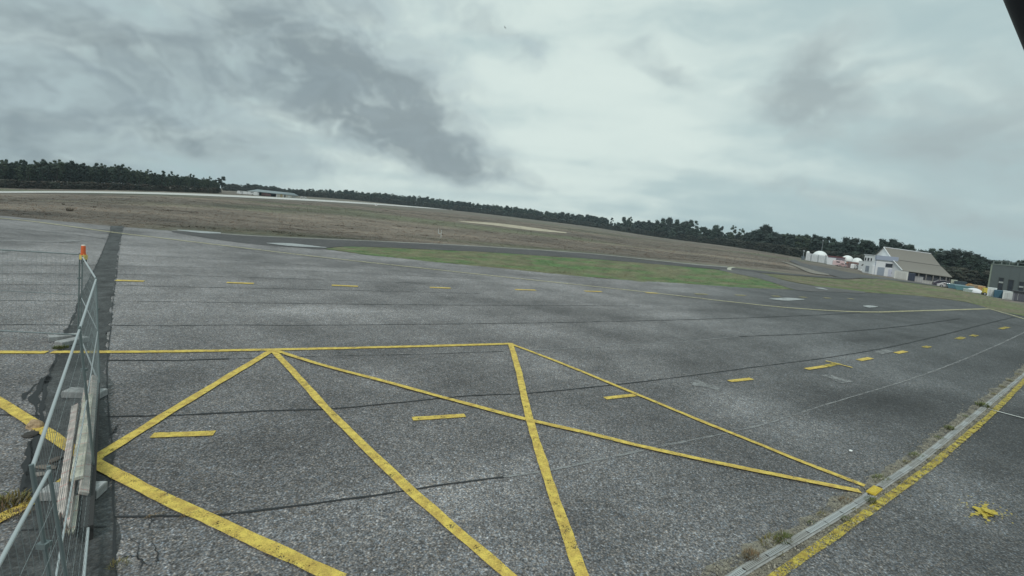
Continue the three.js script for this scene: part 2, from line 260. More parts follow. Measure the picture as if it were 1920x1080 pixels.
structure('service_road_002', sheet([[1640, 519], [1680, 524], [1740, 532.5], [1800, 541]], [[1640, 522.5], [1680, 527], [1740, 535], [1800, 543]], 4, { n: 40, m: 3, color: tinted(0.12, 0.122, 0.118, 0.25) }), earthMat);
structure('gravel_path', sheet([[1465, 490], [1495, 498], [1530, 509], [1554, 515]], [[1465, 491], [1490, 500], [1520, 512.5], [1554, 517.2]], 6, { n: 30, m: 3, color: tinted(0.25, 0.235, 0.20, 0.25) }), earthMat);
mesh('painted_line', band([[1374, 508], [1367, 506.5], [1368, 503.5], [1376, 502]], 0.5, 6, { n: 16 }), M(0.42, 0.41, 0.33, 0.8), apron);
{ // wet patches on the far apron, sky reflection painted as pale grey
  const wet = M(0.34, 0.35, 0.345, 0.5, { alphaMap: wornAlpha, transparent: true });
  for (const [far, near] of [[[[1442, 561.5], [1475, 559.5], [1508, 562]], [[1442, 562], [1475, 565], [1508, 563]]], [[[1528, 540.6], [1540, 540.8], [1552, 544]], [[1528, 541], [1540, 543], [1552, 544.5]]], [[[1618, 574.6], [1630, 573.8], [1646, 576]], [[1618, 575.4], [1630, 578], [1646, 576.8]]], [[[500, 456.5], [545, 457.4], [612, 464.8]], [[500, 457.2], [545, 462.5], [612, 465.6]]], [[[332, 431.8], [380, 434.6], [414, 437]], [[332, 432.8], [380, 438.4], [414, 439]]]])
    mesh('pale_patch', sheet(far, near, 6, { n: 24, m: 4 }), wet, apron);
}
// dark repair strip across the apron
const stripR = [[232, 424], [228, 437], [224, 460], [220, 490], [217, 520], [213, 545], [210, 570], [207, 610], [203, 650], [200, 680], [200, 740], [205, 800], [210, 860], [212, 930], [213, 1000], [216, 1090], [222, 1250]];
const stripL = [[208, 424], [205, 440], [197, 460], [187, 485], [175, 510], [165, 530], [150, 560], [140, 590], [127, 618], [115, 650], [102, 680], [88, 720], [80, 760], [75, 800], [65, 840], [55, 900], [45, 960], [30, 1010], [0, 1090], [-60, 1250]];
{
  const A = spline(stripL, 599), B = spline(stripR, 599);
  const g = grid(600, 17, (i, j) => {
    const t = i / 16, p = G(mix(A[j][0], B[j][0], t), mix(A[j][1], B[j][1], t));
    const e = i === 0 || i === 16 ? 0.16 : 0; p.x += e * 2 * fbm(p.x * 1.3 + i, p.z * 1.3, i, 4); return lift(onGround(p.x, p.z), 3);
  }, 3, (x, z) => { const v = 0.66 * (1 + 1.0 * fbm(x * 0.5, z * 0.5, 4, 4) + 0.9 * fbm(x * 2.1, z * 2.1, 14, 4)); return [v * 0.94, v * 1.02, v * 1.02]; });
  mesh('repair_strip', g, patchMat, apron);
  const edge = (pts, s, w) => mesh('cracked_edge', band(pts, t => w * (0.35 + 0.65 * t), 4, { n: 420, ragged: 1.6, seed: s }), tarMat, apron);
  edge(stripR.map(([x, y]) => [x + 1, y]), 3, 0.03); edge(stripL.slice(0, 14).map(([x, y]) => [x, y]), 5, 0.06);
  edge([[75, 790], [68, 825], [62, 850], [56, 890], [50, 930]], 9, 0.14);
}
// joints between the paving lanes
const joint = (pts, w, mat = tarMat, ragged = 1.2, seed = 1) => mesh('joint', band(pts, (t, p) => w * 0.7 + Math.hypot(p.x, p.z) * 0.0012, 4, { n: 240, ragged: ragged * 0.6, seed }), mat, apron);
joint([[200, 783], [330, 780], [500, 772], [620, 768], [744, 757], [873, 744], [1000, 738], [1212, 716]], 0.04, tarMat, 1.3, 1);
joint([[1212, 716], [1337, 700], [1425, 688], [1549, 672], [1661, 653], [1746, 634], [1860, 605], [1912, 593]], 0.022, tarMat, 1.4, 2);
joint([[214, 972], [300, 970], [400, 968], [500, 958], [620, 942], [749, 924], [850, 908], [944, 897]], 0.035, tarMat, 1.8, 3);
joint([[944, 897], [1038, 882], [1130, 862], [1231, 840], [1337, 819]], 0.06, paleSealMat, 1.2, 4);
joint([[1337, 819], [1433, 797], [1520, 769], [1588, 748], [1695, 716], [1790, 682], [1870, 648], [1925, 622]], 0.03, paleSealMat, 1.5, 5);
joint([[203, 677], [330, 677], [430, 674]], 0.05, tarMat, 2, 6);
joint([[430, 674], [611, 669], [800, 665], [944, 660]], 0.015, tarMat, 2, 7);
joint([[944, 661], [1144, 650], [1289, 641], [1385, 632]], 0.05, paleSealMat, 1, 8);
joint([[1385, 632], [1532, 626], [1627, 619], [1706, 611], [1800, 598]], 0.02, tarMat, 2, 9);
joint([[207, 611], [320, 612], [429, 610.5], [560, 611], [800, 609], [1000, 606.5], [1217, 602], [1409, 596.5], [1560, 590], [1700, 583]], 0.022, tarMat, 1.5, 10);
joint([[211, 566], [380, 567.5], [560, 570], [800, 572.5], [1000, 573.5], [1200, 574.5]], 0.02, tarMat, 1.5, 11);
joint([[218, 536], [400, 540], [560, 543], [760, 548], [900, 551]], 0.02, tarMat, 1.6, 12);
joint([[219, 515], [400, 519], [620, 526], [800, 532]], 0.015, tarMat, 1.6, 13);
joint([[222, 499], [400, 503], [600, 510], [900, 524]], 0.015, tarMat, 1.6, 14);
joint([[224, 460], [420, 470], [700, 493]], 0.015, tarMat, 1.6, 15);
joint([[222, 478], [420, 488], [700, 506], [900, 519]], 0.012, tarMat, 1.6, 16);
joint([[-10, 535], [160, 535.5]], 0.025, tarMat, 1.4, 17); joint([[-10, 565], [146, 565.5]], 0.025, tarMat, 1.4, 18); joint([[-10, 610], [128, 610.5]], 0.03, tarMat, 1.4, 19);
joint([[-10, 498], [180, 499]], 0.02, tarMat, 1.4, 20); joint([[-10, 514], [172, 515]], 0.016, tarMat, 1.4, 21); joint([[-10, 455], [120, 457], [198, 460]], 0.02, tarMat, 1.4, 22); joint([[-10, 427], [130, 440], [200, 449]], 0.02, tarMat, 1.4, 23);
joint([[1195, 606], [1240, 622], [1289, 640]], 0.05, paleSealMat, 1, 25);
joint([[-5, 780], [40, 780], [75, 782]], 0.02, tarMat, 1.4, 26); joint([[40, 997], [120, 992], [200, 990]], 0.015, tarMat, 2, 27);
joint([[1500, 618], [1560, 634], [1640, 655]], 0.03, paleSealMat, 1, 41); 
// cracks in the old surface
const jag = (pts, s) => spline(pts, 14).map(([x, y], i) => [x + 5 * P.noise(i * 1.3, s, 0.5), y + 4 * P.noise(i * 1.3, s, 9.5)]);
const crack = (pts, w, s) => mesh('crack', band(jag(pts, s), t => w * (0.3 + 0.7 * Math.sin(Math.PI * t)), 4, { n: 140, ragged: 2.2, seed: s }), tarMat, apron);
crack([[102, 682], [92, 700], [86, 720], [72, 735], [66, 760], [70, 790]], 0.075, 31); crack([[80, 712], [58, 730], [46, 750], [30, 772]], 0.05, 32); crack([[58, 830], [52, 870], [50, 900], [44, 935]], 0.09, 33);
crack([[280, 1010], [290, 1030], [296, 1048], [290, 1068]], 0.012, 34); crack([[218, 1020], [240, 1010], [262, 1022], [286, 1012]], 0.012, 35); crack([[225, 1050], [250, 1046], [276, 1062]], 0.01, 36); crack([[206, 820], [214, 812], [216, 803], [222, 797]], 0.025, 37);
crack([[286, 1012], [282, 990], [284, 972]], 0.012, 38); crack([[262, 1022], [258, 1042], [266, 1060], [258, 1080]], 0.01, 39); crack([[240, 1010], [236, 992], [240, 975]], 0.01, 40);
// painted yellow markings
const line = (pts, w, mat = yellowMat, lvl = 5, n = 90) => mesh('painted_line', band(pts, w, lvl, { n, ragged: 0.2, seed: pts[0][0] * 0.01 }), mat, apron);
line([[-10, 662.5], [88, 662.5]], 0.2); line([[96, 662.5], [300, 661], [500, 657.5], [740, 652], [958, 646]], 0.19);
line([[508, 660], [420, 713], [330, 768], [250, 818], [182, 861]], 0.165, yellowMat, 6);
line([[182, 861], [75, 936], [0, 976], [-40, 998]], 0.165, yellowMat, 6);
line([[-20, 745], [0, 757], [60, 796], [128, 841], [180, 872], [300, 934], [400, 981], [520, 1037], [640, 1092]], 0.165, yellowMat, 7);
line([[512, 660], [560, 711], [611, 768], [680, 837], [749, 904], [850, 994], [944, 1075], [1000, 1122]], 0.15, yellowMat, 7);
line([[516, 660], [610, 689], [713, 716], [856, 755], [993, 791], [1100, 815], [1193, 838], [1337, 870], [1500, 903], [1612, 925]], 0.125, yellowMat, 8);
line([[957, 646], [970, 691], [981, 740], [993, 791], [1012, 855], [1043, 950], [1085, 1070], [1100, 1110]], 0.155, yellowMat, 9);
line([[959, 647], [1040, 678], [1116, 709], [1193, 741], [1265, 771], [1337, 801], [1430, 838], [1500, 867], [1621, 914]], 0.12, yellowMat, 6);
const dash = (a, b, w = 0.17, mat = yellowMat) => mesh('painted_dash', band([a, b], w, 5, { n: 20, ragged: 0.12, seed: a[0] * 0.01, straight: true }), mat, apron);
dash([285, 818.5], [402, 814.5], 0.175); dash([773, 787.5], [872, 781], 0.165); dash([1134, 748.5], [1190, 742.5], 0.15); dash([1367, 716.5], [1409, 711.5], 0.16); dash([1511, 693.5], [1548, 688], 0.17);
dash([1548, 688], [1572, 682.5], 0.2, wornYellowMat); dash([1610, 677], [1633, 672.5], 0.2); dash([1680, 663.5], [1698, 660], 0.2); dash([1732, 653], [1744, 650.5], 0.22, wornYellowMat); dash([1795, 637], [1806, 633.5], 0.25, wornYellowMat); dash([1822, 631.5], [1830, 629.5], 0.25, wornYellowMat); dash([1645, 664], [1668, 658.5], 0.3, paleSealMat); dash([1875, 618], [1890, 614.5], 0.25, wornYellowMat);
mesh('painted_line', band([[1548, 678.5], [1598, 691]], 0.1, 6, { n: 20, straight: true }), yellowMat, apron);
mesh('pale_patch', band([[1546, 704], [1592, 718]], 0.5, 4, { n: 20, straight: true, ragged: 0.8 }), paleSealMat, apron); mesh('pale_patch', band([[1300, 718], [1350, 730]], 0.5, 4, { n: 20, straight: true, ragged: 0.9 }), paleSealMat, apron);
for (const [a, b, c, d] of [[217, 527, 270, 528.6], [425, 531, 476, 532.8], [622, 536, 671, 538], [806, 540, 845, 541.3], [966, 544, 1004, 545], [1096, 546.8, 1128, 547.8], [1212, 550, 1234, 550.8], [1303, 552, 1326, 552.8], [1379, 554.2, 1398, 554.8], [1448, 556, 1462, 556.6], [1500, 558, 1512, 558.4], [1545, 559.5, 1556, 560], [1590, 561, 1600, 561.4]]) dash([a, b], [c, d], 0.3, a < 1250 ? yellowMat : fadedMat);
line([[-10, 409], [60, 416], [150, 428], [215, 437], [300, 447], [450, 465], [610, 484], [730, 497], [850, 510], [1000, 526], [1100, 536.5], [1225, 550], [1380, 568], [1492, 579], [1622, 586], [1717, 584], [1855, 580]], (t, p) => 0.2 + Math.hypot(p.x, p.z) * 0.0032, paleYellowMat, 5, 260);
line([[1855, 580], [1890, 590], [1930, 602]], 0.3, paleYellowMat, 5, 20); line([[-10, 452.5], [70, 454], [148, 455.5]], 0.25, paleSealMat, 5, 30); line([[118, 455], [136, 453], [150, 454.5]], 0.5, paleSealMat, 6, 20);
line([[0, 476], [14, 471]], 0.3, paleSealMat, 5, 12);
line([[1350, 1160], [1500, 1052], [1580, 996], [1675, 929], [1739, 881], [1803, 827], [1858, 779], [1920, 716], [1990, 640]], (t, p) => 0.115, wornYellowMat, 6, 200);
dash([1660, 930.5], [1676, 931], 0.1); mesh('painted_line', band([[1852, 768.5], [1870, 773.5], [1925, 788]], 0.06, 6, { n: 20 }), M(0.6, 0.6, 0.56, 0.8, { alphaMap: wornAlpha, transparent: true }), apron);
{ // spray-paint splash
  const c = G(1845, 964), R = rng(77), parts = [];
  const blob = (x, z, r, l) => { const g = new THREE.CircleGeometry(r, 18); const p = g.attributes.position; for (let i = 1; i < p.count; i++) { const s = 1 + 0.35 * (R() - 0.5); p.setXY(i, p.getX(i) * s, p.getY(i) * s); } g.rotateX(-Math.PI / 2); g.translate(c.x + x, 0.045 + l * 0.0006, c.z + z); parts.push(g); };
  blob(0, 0, 0.125, 0); blob(0.03, 0.05, 0.09, 60); let l = 1;
  for (const [tx, ty] of [[1812, 975], [1852, 990], [1866, 966], [1848, 948]]) { const t = G(tx, ty); for (let k = 1; k <= 9; k++) { const f = k / 9; blob((t.x - c.x) * f + (R() - 0.5) * 0.05, (t.z - c.z) * f + (R() - 0.5) * 0.05, 0.04 * (1.2 - f), l++); } }
  for (let k = 0; k < 50; k++) { const a = R() * 7, r = 0.1 + R() * 0.28; blob(Math.cos(a) * r, Math.sin(a) * r, 0.006 + R() * 0.008, l++); }
  mesh('paint_splash', merge(parts), M(0.62, 0.47, 0.06, 0.7, { map: paintMap, alphaMap: wornAlpha, transparent: true }), apron);
}
//@@P2
// ------------------------------------------------------------------ drainage channel
const concreteMap = tex(512, (d, n) => { const a = grain(n, 1, 81), b = grain(n, 8, 82), c = grain(n, 40, 83); for (let i = 0; i < n * n; i++) { const v = 0.8 * Math.exp(0.1 * a[i] + 0.1 * b[i] + 0.1 * c[i]); for (let k = 0; k < 3; k++) d[i * 4 + k] = clamp(toS(v * (1 - 0.02 * k)), 0, 255); d[i * 4 + 3] = 255; } });
const concreteMat = M(0.36, 0.36, 0.345, 0.9, { map: concreteMap }), steelMat = M(0.42, 0.43, 0.42, 0.55, { metalness: 0.35 }), darkMat = M(0.012, 0.012, 0.013, 0.9);
const DRAIN = [[1300, 1140], [1385, 1080], [1500, 1012], [1615, 942], [1659, 910], [1723, 866], [1803, 801], [1850, 762], [1918, 706], [1990, 640]];
{
  const root = new THREE.Group(); root.name = numbered('drainage_channel'); root.userData.kind = 'structure'; scene.add(root);
  const pts = spline(DRAIN, 240).map(([x, y]) => G(x, y)); pts.forEach(p => { p.y = 0; });
  const c = new THREE.CatmullRomCurve3(pts), len = c.getLength(), step = 0.5, n = Math.floor(len / step);
  mesh('sandy_margin', band(DRAIN.map(([x, y]) => [x - 2, y - 2]), 0.4, 4, { n: 300, ragged: 0.5, seed: 4 }), M(0.27, 0.25, 0.20, 1, { map: concreteMap, alphaMap: seamAlpha, transparent: true }), root);
  mesh('sandy_margin', band(DRAIN.map(([x, y]) => [x + 12 * clamp((1960 - x) / 400, 0.3, 1), y + 12 * clamp((1960 - x) / 400, 0.3, 1)]), 0.2, 5, { n: 300, ragged: 0.6, seed: 8 }), M(0.25, 0.23, 0.18, 1, { map: concreteMap, alphaMap: seamAlpha, transparent: true }), root);
  const side = s => grid(2, 240, (i, j) => { const t = i / 239, p = c.getPointAt(t), d = c.getTangentAt(t), k = s * (j ? 0.034 : 0.062); return V(p.x - d.z * k, 0.034, p.z + d.x * k); }, 1);
  mesh('channel_edge', side(1), concreteMat, root); mesh('channel_edge', side(-1), concreteMat, root);
  mesh('channel_bed', grid(2, 240, (i, j) => { const t = i / 239, p = c.getPointAt(t), d = c.getTangentAt(t), k = j ? 0.034 : -0.034; return V(p.x - d.z * k, 0.026, p.z + d.x * k); }, 1), darkMat, root);
  const bars = [box(0.014, 0.014, step - 0.012, -0.0265, 0, 0), box(0.014, 0.014, step - 0.012, 0.0265, 0, 0)];
  for (let k = 0; k < 13; k++) bars.push(box(0.04, 0.012, 0.022, 0, 0, -0.222 + k * 0.037));
  const gg = merge(bars), yellow = M(0.66, 0.48, 0.05, 0.7, { map: paintMap }), yTarget = G(1636, 927), R = rng(5);
  const steels = [steelMat, M(0.34, 0.345, 0.335, 0.6, { metalness: 0.3 }), M(0.30, 0.295, 0.275, 0.7, { metalness: 0.2 })];
  let best = 0, bd = 9; for (let i = 0; i < n; i++) { const p = c.getPointAt((i + 0.5) / n); const q = Math.hypot(p.x - yTarget.x, p.z - yTarget.z); if (q < bd) { bd = q; best = i; } }
  for (let i = 0; i < n; i++) {
    const t = (i + 0.5) / n, p = c.getPointAt(t), d = c.getTangentAt(t), isY = i === best;
    const m = mesh('grate', isY ? merge([box(0.125, 0.02, 0.36), box(0.09, 0.012, 0.31, 0, 0.012)]) : gg, isY ? yellow : steels[Math.floor(R() * 3)], root, isY ? 'solid channel cover painted yellow' : undefined);
    m.position.set(p.x + (R() - 0.5) * 0.006, isY ? 0.046 : 0.037 + R() * 0.004, p.z); m.rotation.y = Math.atan2(d.x, d.z) + (R() - 0.5) * 0.015;
  }
  // pebbles and grit beside the channel
  const peb = new THREE.IcosahedronGeometry(1, 0), im = new THREE.InstancedMesh(peb, M(0.30, 0.28, 0.24, 0.95), 5200), mt = new THREE.Matrix4(), q = new THREE.Quaternion();
  for (let i = 0; i < 5200; i++) { const t = Math.pow(R(), 1.5), p = c.getPointAt(t), d = c.getTangentAt(t), k = (R() < 0.45 ? -1 : 1) * (0.07 + R() * R() * 0.34), s = 0.003 + R() * R() * 0.013; mt.compose(V(p.x - d.z * k, 0.03 + s * 0.3, p.z + d.x * k), q.setFromEuler(new THREE.Euler(R() * 6, R() * 6, R() * 6)), V(s * 1.4, s * 0.8, s)); im.setMatrixAt(i, mt); const v = 0.5 + R() * 0.9; im.setColorAt(i, new THREE.Color().setRGB(v, v * 0.97, v * 0.9)); }
  im.name = 'grit'; im.userData.kind = 'stuff'; im.castShadow = true; root.add(im);
}

// ------------------------------------------------------------------ weeds
function tuftGeo(n, h, spread, seed, lie = 0.6, upright = false) {
  const R = rng(seed), pos = [], col = [];
  for (let i = 0; i < n; i++) {
    const a = R() * 6.283, r = spread * Math.sqrt(R()), bx = Math.cos(a) * r, bz = Math.sin(a) * r, hh = h * (0.45 + 0.75 * R()), la = a + (R() - 0.5) * 2.4, ln = lie * hh * (0.3 + R()), w = 0.0035 + 0.05 * h * R() * 0.6, px = -Math.sin(la) * w, pz = Math.cos(la) * w;
    const m = [bx + Math.cos(la) * ln * 0.4, hh * 0.62, bz + Math.sin(la) * ln * 0.4], t = [bx + Math.cos(la) * ln, hh * (1 - 0.25 * R()), bz + Math.sin(la) * ln];
    const b1 = [bx - px, 0, bz - pz], b2 = [bx + px, 0, bz + pz], m1 = [m[0] - px * 0.7, m[1], m[2] - pz * 0.7], m2 = [m[0] + px * 0.7, m[1], m[2] + pz * 0.7], v = 0.55 + 0.8 * R(), dry = R();
    for (const q of [b1, b2, m1, b2, m2, m1, m1, m2, t]) { pos.push(...q); col.push(v * (1 + 0.5 * dry), v, v * 0.9); }
  }
  const g = new THREE.BufferGeometry(); g.setAttribute('position', new THREE.Float32BufferAttribute(pos, 3)); g.setAttribute('color', new THREE.Float32BufferAttribute(col, 3)); if (upright) g.setAttribute('normal', new THREE.Float32BufferAttribute(pos.map((_, k) => k % 3 === 1 ? 1 : 0), 3)); else g.computeVertexNormals(); return g;
}
const leaf = (r, g, b) => new THREE.MeshPhysicalMaterial({ color: new THREE.Color().setRGB(r, g, b), roughness: 0.9, vertexColors: true, side: THREE.DoubleSide });
const greenLeaf = leaf(0.085, 0.125, 0.04), dryLeaf = leaf(0.16, 0.145, 0.09), oliveLeaf = leaf(0.13, 0.14, 0.055);
{
  const tufts = [tuftGeo(150, 0.11, 0.13, 1), tuftGeo(110, 0.08, 0.16, 2, 1.1), tuftGeo(90, 0.06, 0.12, 3, 1.0)];
  const weed = (px, py, kind, mat, s, label, stretch = 1) => { const p = G(px, py), m = new THREE.Mesh(tufts[kind], mat); m.name = numbered('weed_tuft'); m.position.copy(p); m.position.y += 0.028; m.scale.set(s * stretch * 0.72, s * 0.52, s * 0.66); m.rotation.y = 0.72; m.castShadow = true; scene.add(m); return tag(m, label, 'weed'); };
  const green = 'green grass weeds growing from the joint of the drainage channel';
  weed(1842, 763, 0, greenLeaf, 1.7, 'dark green clump of weeds on the channel where the thin white line starts', 1.4);
  weed(1780, 806, 0, greenLeaf, 1.1, 'small green weed clump on the channel, next one nearer than the white line', 1.6);
  weed(1717, 858, 1, greenLeaf, 1.0, 'green weed patch on the asphalt side of the channel, midway along', 1.6);
  weed(1650, 902, 1, greenLeaf, 1.0, 'weed clump beside the channel just beyond the yellow painted cover', 1.7);
  weed(1632, 943, 0, greenLeaf, 0.85, 'weed clump touching the near corner of the yellow painted channel cover', 1.6);
  weed(1585, 943, 2, dryLeaf, 1.0, 'small brown weeds where the yellow lines end at the channel', 1.5);
  weed(1468, 1016, 0, greenLeaf, 1.05, 'green grassy clump at the channel, beside the dry brown clump', 1.7);
  weed(1408, 1047, 0, dryLeaf, 1.05, 'dry brown grass clump at the near end of the channel', 1.3);
  weed(1443, 1020, 2, oliveLeaf, 1.2, 'flat olive weeds between the dry clump and the green clump', 2);
  const grp = 'small weeds along the drainage channel';
  for (const [x, y, k, s] of [[1540, 969, 2, 0.7], [1586, 978, 2, 0.8], [1605, 962, 2, 0.7], [1520, 985, 2, 0.6], [1700, 870, 2, 0.8], [1760, 824, 1, 0.8], [1745, 866, 2, 0.8], [1690, 910, 2, 0.7], [1760, 848, 2, 0.6], [1812, 784, 1, 0.8], [1866, 742, 1, 1], [1880, 728, 1, 1], [1895, 716, 1, 1], [1878, 748, 2, 0.9], [1898, 730, 2, 1], [1857, 769, 2, 1], [1458, 1043, 2, 0.7], [1550, 990, 2, 0.5], [1909, 704, 1, 1]]) { const m = weed(x, y, k, R0() < 0.6 ? oliveLeaf : greenLeaf, s * 0.9, `little olive weed patch along the channel ${x < 1630 ? 'nearer than its yellow cover' : x < 1850 ? 'between its yellow cover and the white line' : 'beyond the white line'}`, 1.6); m.userData.group = grp + (x < 1630 ? ', near part' : x < 1850 ? ', middle part' : ', far part'); }
  weed(113, 655, 0, greenLeaf, 1.25, 'dark green weed clump in front of the concrete feet below the warning lamp', 1.2);
  weed(8, 950, 0, oliveLeaf, 1.9, 'large straggly olive weed clump at the left edge near the broken asphalt', 1.2);
  weed(30, 972, 1, dryLeaf, 1.1, 'dry brown weeds beside the yellow line at the lower left');
  weed(222, 1065, 2, oliveLeaf, 1.0, 'small olive weed in the cracked asphalt beside the repair strip');
  weed(20, 955, 2, dryLeaf, 1.8, 'flat dry weed mat at the foot of the straggly clump at the left edge');
  for (const [x, y] of [[290, 971], [400, 968], [355, 970]]) { const m = weed(x, y, 2, dryLeaf, 0.42, 'tiny dried weeds in the nearest joint of the apron', 3); m.userData.group = 'dried weeds in the apron joint'; }
}
function R0() { R0.r = R0.r || rng(99); return R0.r(); }
// ------------------------------------------------------------------ site fence along the strip
const postMat = M(0.17, 0.205, 0.205, 0.5, { metalness: 0.35 }), railMat = M(0.46, 0.49, 0.49, 0.42, { metalness: 0.4 }), wireMat = M(0.22, 0.25, 0.25, 0.5, { metalness: 0.3 });  // same steel: rails paler with painted sky reflection, posts darker
function atH(px, py, h) { const r = ray(px, py), t = (h - EYE) / r.y; return V(r.x * t, h, r.z * t); }
const lerp3 = (a, b, t) => new THREE.Vector3().lerpVectors(a, b, t);
function panel(bl, br, tl, tr, label, { shade = railMat, r = 0.0145 } = {}) {
  const o = lerp3(bl, br, 0.5), t = thing('site_fence', label, 'fence panel', o, 0, 'temporary site fence panels');
  const at = (u, v) => lerp3(lerp3(bl, br, u), lerp3(tl, tr, u), v).sub(o);
  mesh('post', bar(at(0, 0.01), at(0, 1), r, 10), postMat, t); mesh('post', bar(at(1, 0.01), at(1, 1), r, 10), postMat, t);
  mesh('top_rail', bar(at(0, 0.985), at(1, 0.985), r, 10), shade, t); mesh('bottom_rail', bar(at(0, 0.075), at(1, 0.075), 0.014, 8), shade, t); mesh('middle_rail', bar(at(0, 0.53), at(1, 0.53), 0.0075, 6), shade, t);
  const L = bl.distanceTo(br), w = [], n = Math.round(L / 0.1);
  for (let i = 1; i < n; i++) w.push(bar(at(i / n, 0.075), at(i / n, 0.985), 0.0017, 4));
  for (let j = 1; j < 8; j++) w.push(bar(at(0, 0.075 + j * 0.114), at(1, 0.075 + j * 0.114), 0.0017, 4));
  mesh('wire_mesh', merge(w), wireMat, t).userData.kind = 'stuff';
  const cl = p => { const g = box(0.06, 0.035, 0.05); g.translate(p.x, p.y, p.z); return g; };
  mesh('clamp', cl(at(1, 0.72)), postMat, t);
  return t;
}
const bA0 = G(-70, 629), bA1 = G(146, 640), bB0 = G(151, 647), bB1 = G(187, 738), bC1 = G(178, 894);
const up = (p, h) => V(p.x, p.y + h, p.z);
panel(bA0, bA1, up(bA0, 2.08), up(bA1, 2.12), 'wire mesh fence panel at the far left, face on to the view', { shade: postMat });
const tB1 = atH(180, 520, 2.02), tC1 = atH(149, 612, 2.0), tD1 = atH(58.5, 871, 2.0);
panel(bB0, bB1, up(bB0, 2.1), tB1, 'short-looking fence panel leading from the warning lamp corner to the second post');
const nudge = (p, q, k) => lerp3(p, q, k);
panel(nudge(bB1, bC1, 0.015), bC1, nudge(tB1, tC1, 0.015), tC1, 'fence panel beside the far ends of the stacked boards');
const dirD = G(163, 1080).sub(bC1).normalize(), bD1 = bC1.clone().addScaledVector(dirD, tC1.distanceTo(tD1)); bD1.y = 0.02;
panel(bC1.clone().addScaledVector(dirD, 0.05), bD1, nudge(tC1, tD1, 0.015), tD1, 'fence panel above the near ends of the boards, its top rail the longest in view', { r: 0.0125 });
{
  const t0 = atH(91, 874, 1.99), e = atH(0, 1040, 1.99).sub(t0).normalize(), b0 = bD1.clone().add(t0).sub(tD1); b0.y = 0.02;
  panel(b0, b0.clone().addScaledVector(e, 3), t0, t0.clone().addScaledVector(e, 3), 'nearest fence panel, its rail running out of view at the lower left', { r: 0.011 });
}
// concrete feet with lifting holes
const footShape = new THREE.Shape([[-0.37, -0.115], [0.37, -0.115], [0.37, 0.115], [-0.37, 0.115]].map(([x, y]) => new THREE.Vector2(x, y)));
for (const x of [-0.3, -0.22, -0.05, 0.05, 0.22, 0.3]) { const h = new THREE.Path(); h.absellipse(x, 0, 0.026, 0.04, 0, 6.283, true); footShape.holes.push(h); }
const footGeo = new THREE.ExtrudeGeometry(footShape, { depth: 0.10, bevelEnabled: true, bevelSize: 0.012, bevelThickness: 0.012, bevelSegments: 1, curveSegments: 8 }); footGeo.rotateX(-Math.PI / 2);
const footMat = M(0.40, 0.41, 0.41, 0.9, { map: concreteMap });
const foot = (a, b, label) => { const p = G(...a), q = G(...b), t = thing('concrete_block', label, 'concrete block', lerp3(p, q, 0.5).setY(0.03), Math.atan2(-(q.z - p.z), q.x - p.x), 'concrete fence feet'); t.scale.set(0.78, 1, 0.85); mesh('block', footGeo, footMat, t); mesh('base', box(0.7, 0.03, 0.2, 0, -0.005, 0), M(0.06, 0.065, 0.065, 0.95), t); return t; };  // thin dark slab paints the shade under each foot
foot([95, 641], [150, 636], 'concrete fence foot lying under the end of the far left panel'); foot([110, 652], [160, 641], 'concrete fence foot set askew behind the dark green weed clump');
foot([120, 744], [198, 747], 'concrete fence foot under the far ends of the boards'); foot([84, 934], [190, 931], 'concrete fence foot crossed by the near ends of the boards');
// warning lamp on the corner post
{
  const p = up(bA1, 2.0).add(V(0.1, 0, 0.02)), t = thing('warning_lamp', 'orange warning lamp on a yellow battery case atop the corner post', 'warning lamp', p);
  const lg = new THREE.LatheGeometry([[0.0, 0.25], [0.05, 0.245], [0.062, 0.22], [0.066, 0.05], [0.075, 0.03], [0.075, 0.0]].map(([x, y]) => new THREE.Vector2(x, y)), 16); lg.translate(0, 0.1, 0);
  t.scale.set(0.7, 0.9, 0.7); mesh('lens', lg, new THREE.MeshPhysicalMaterial({ color: new THREE.Color().setRGB(0.72, 0.13, 0.03), roughness: 0.35, clearcoat: 0.4 }), t);
  mesh('battery_case', merge([box(0.17, 0.12, 0.13, 0.01, 0.04, 0), box(0.13, 0.03, 0.1, 0.0, 0.11, 0)]), M(0.68, 0.52, 0.16, 0.6), t);
  mesh('cap', new THREE.CylinderGeometry(0.045, 0.055, 0.02, 16).translate(0, 0.352, 0), M(0.75, 0.7, 0.6, 0.6), t);
  mesh('bracket', merge([box(0.1, 0.06, 0.08, 0.04, -0.05, 0), box(0.03, 0.14, 0.03, -0.04, -0.07, 0)]), darkMat, t);
}
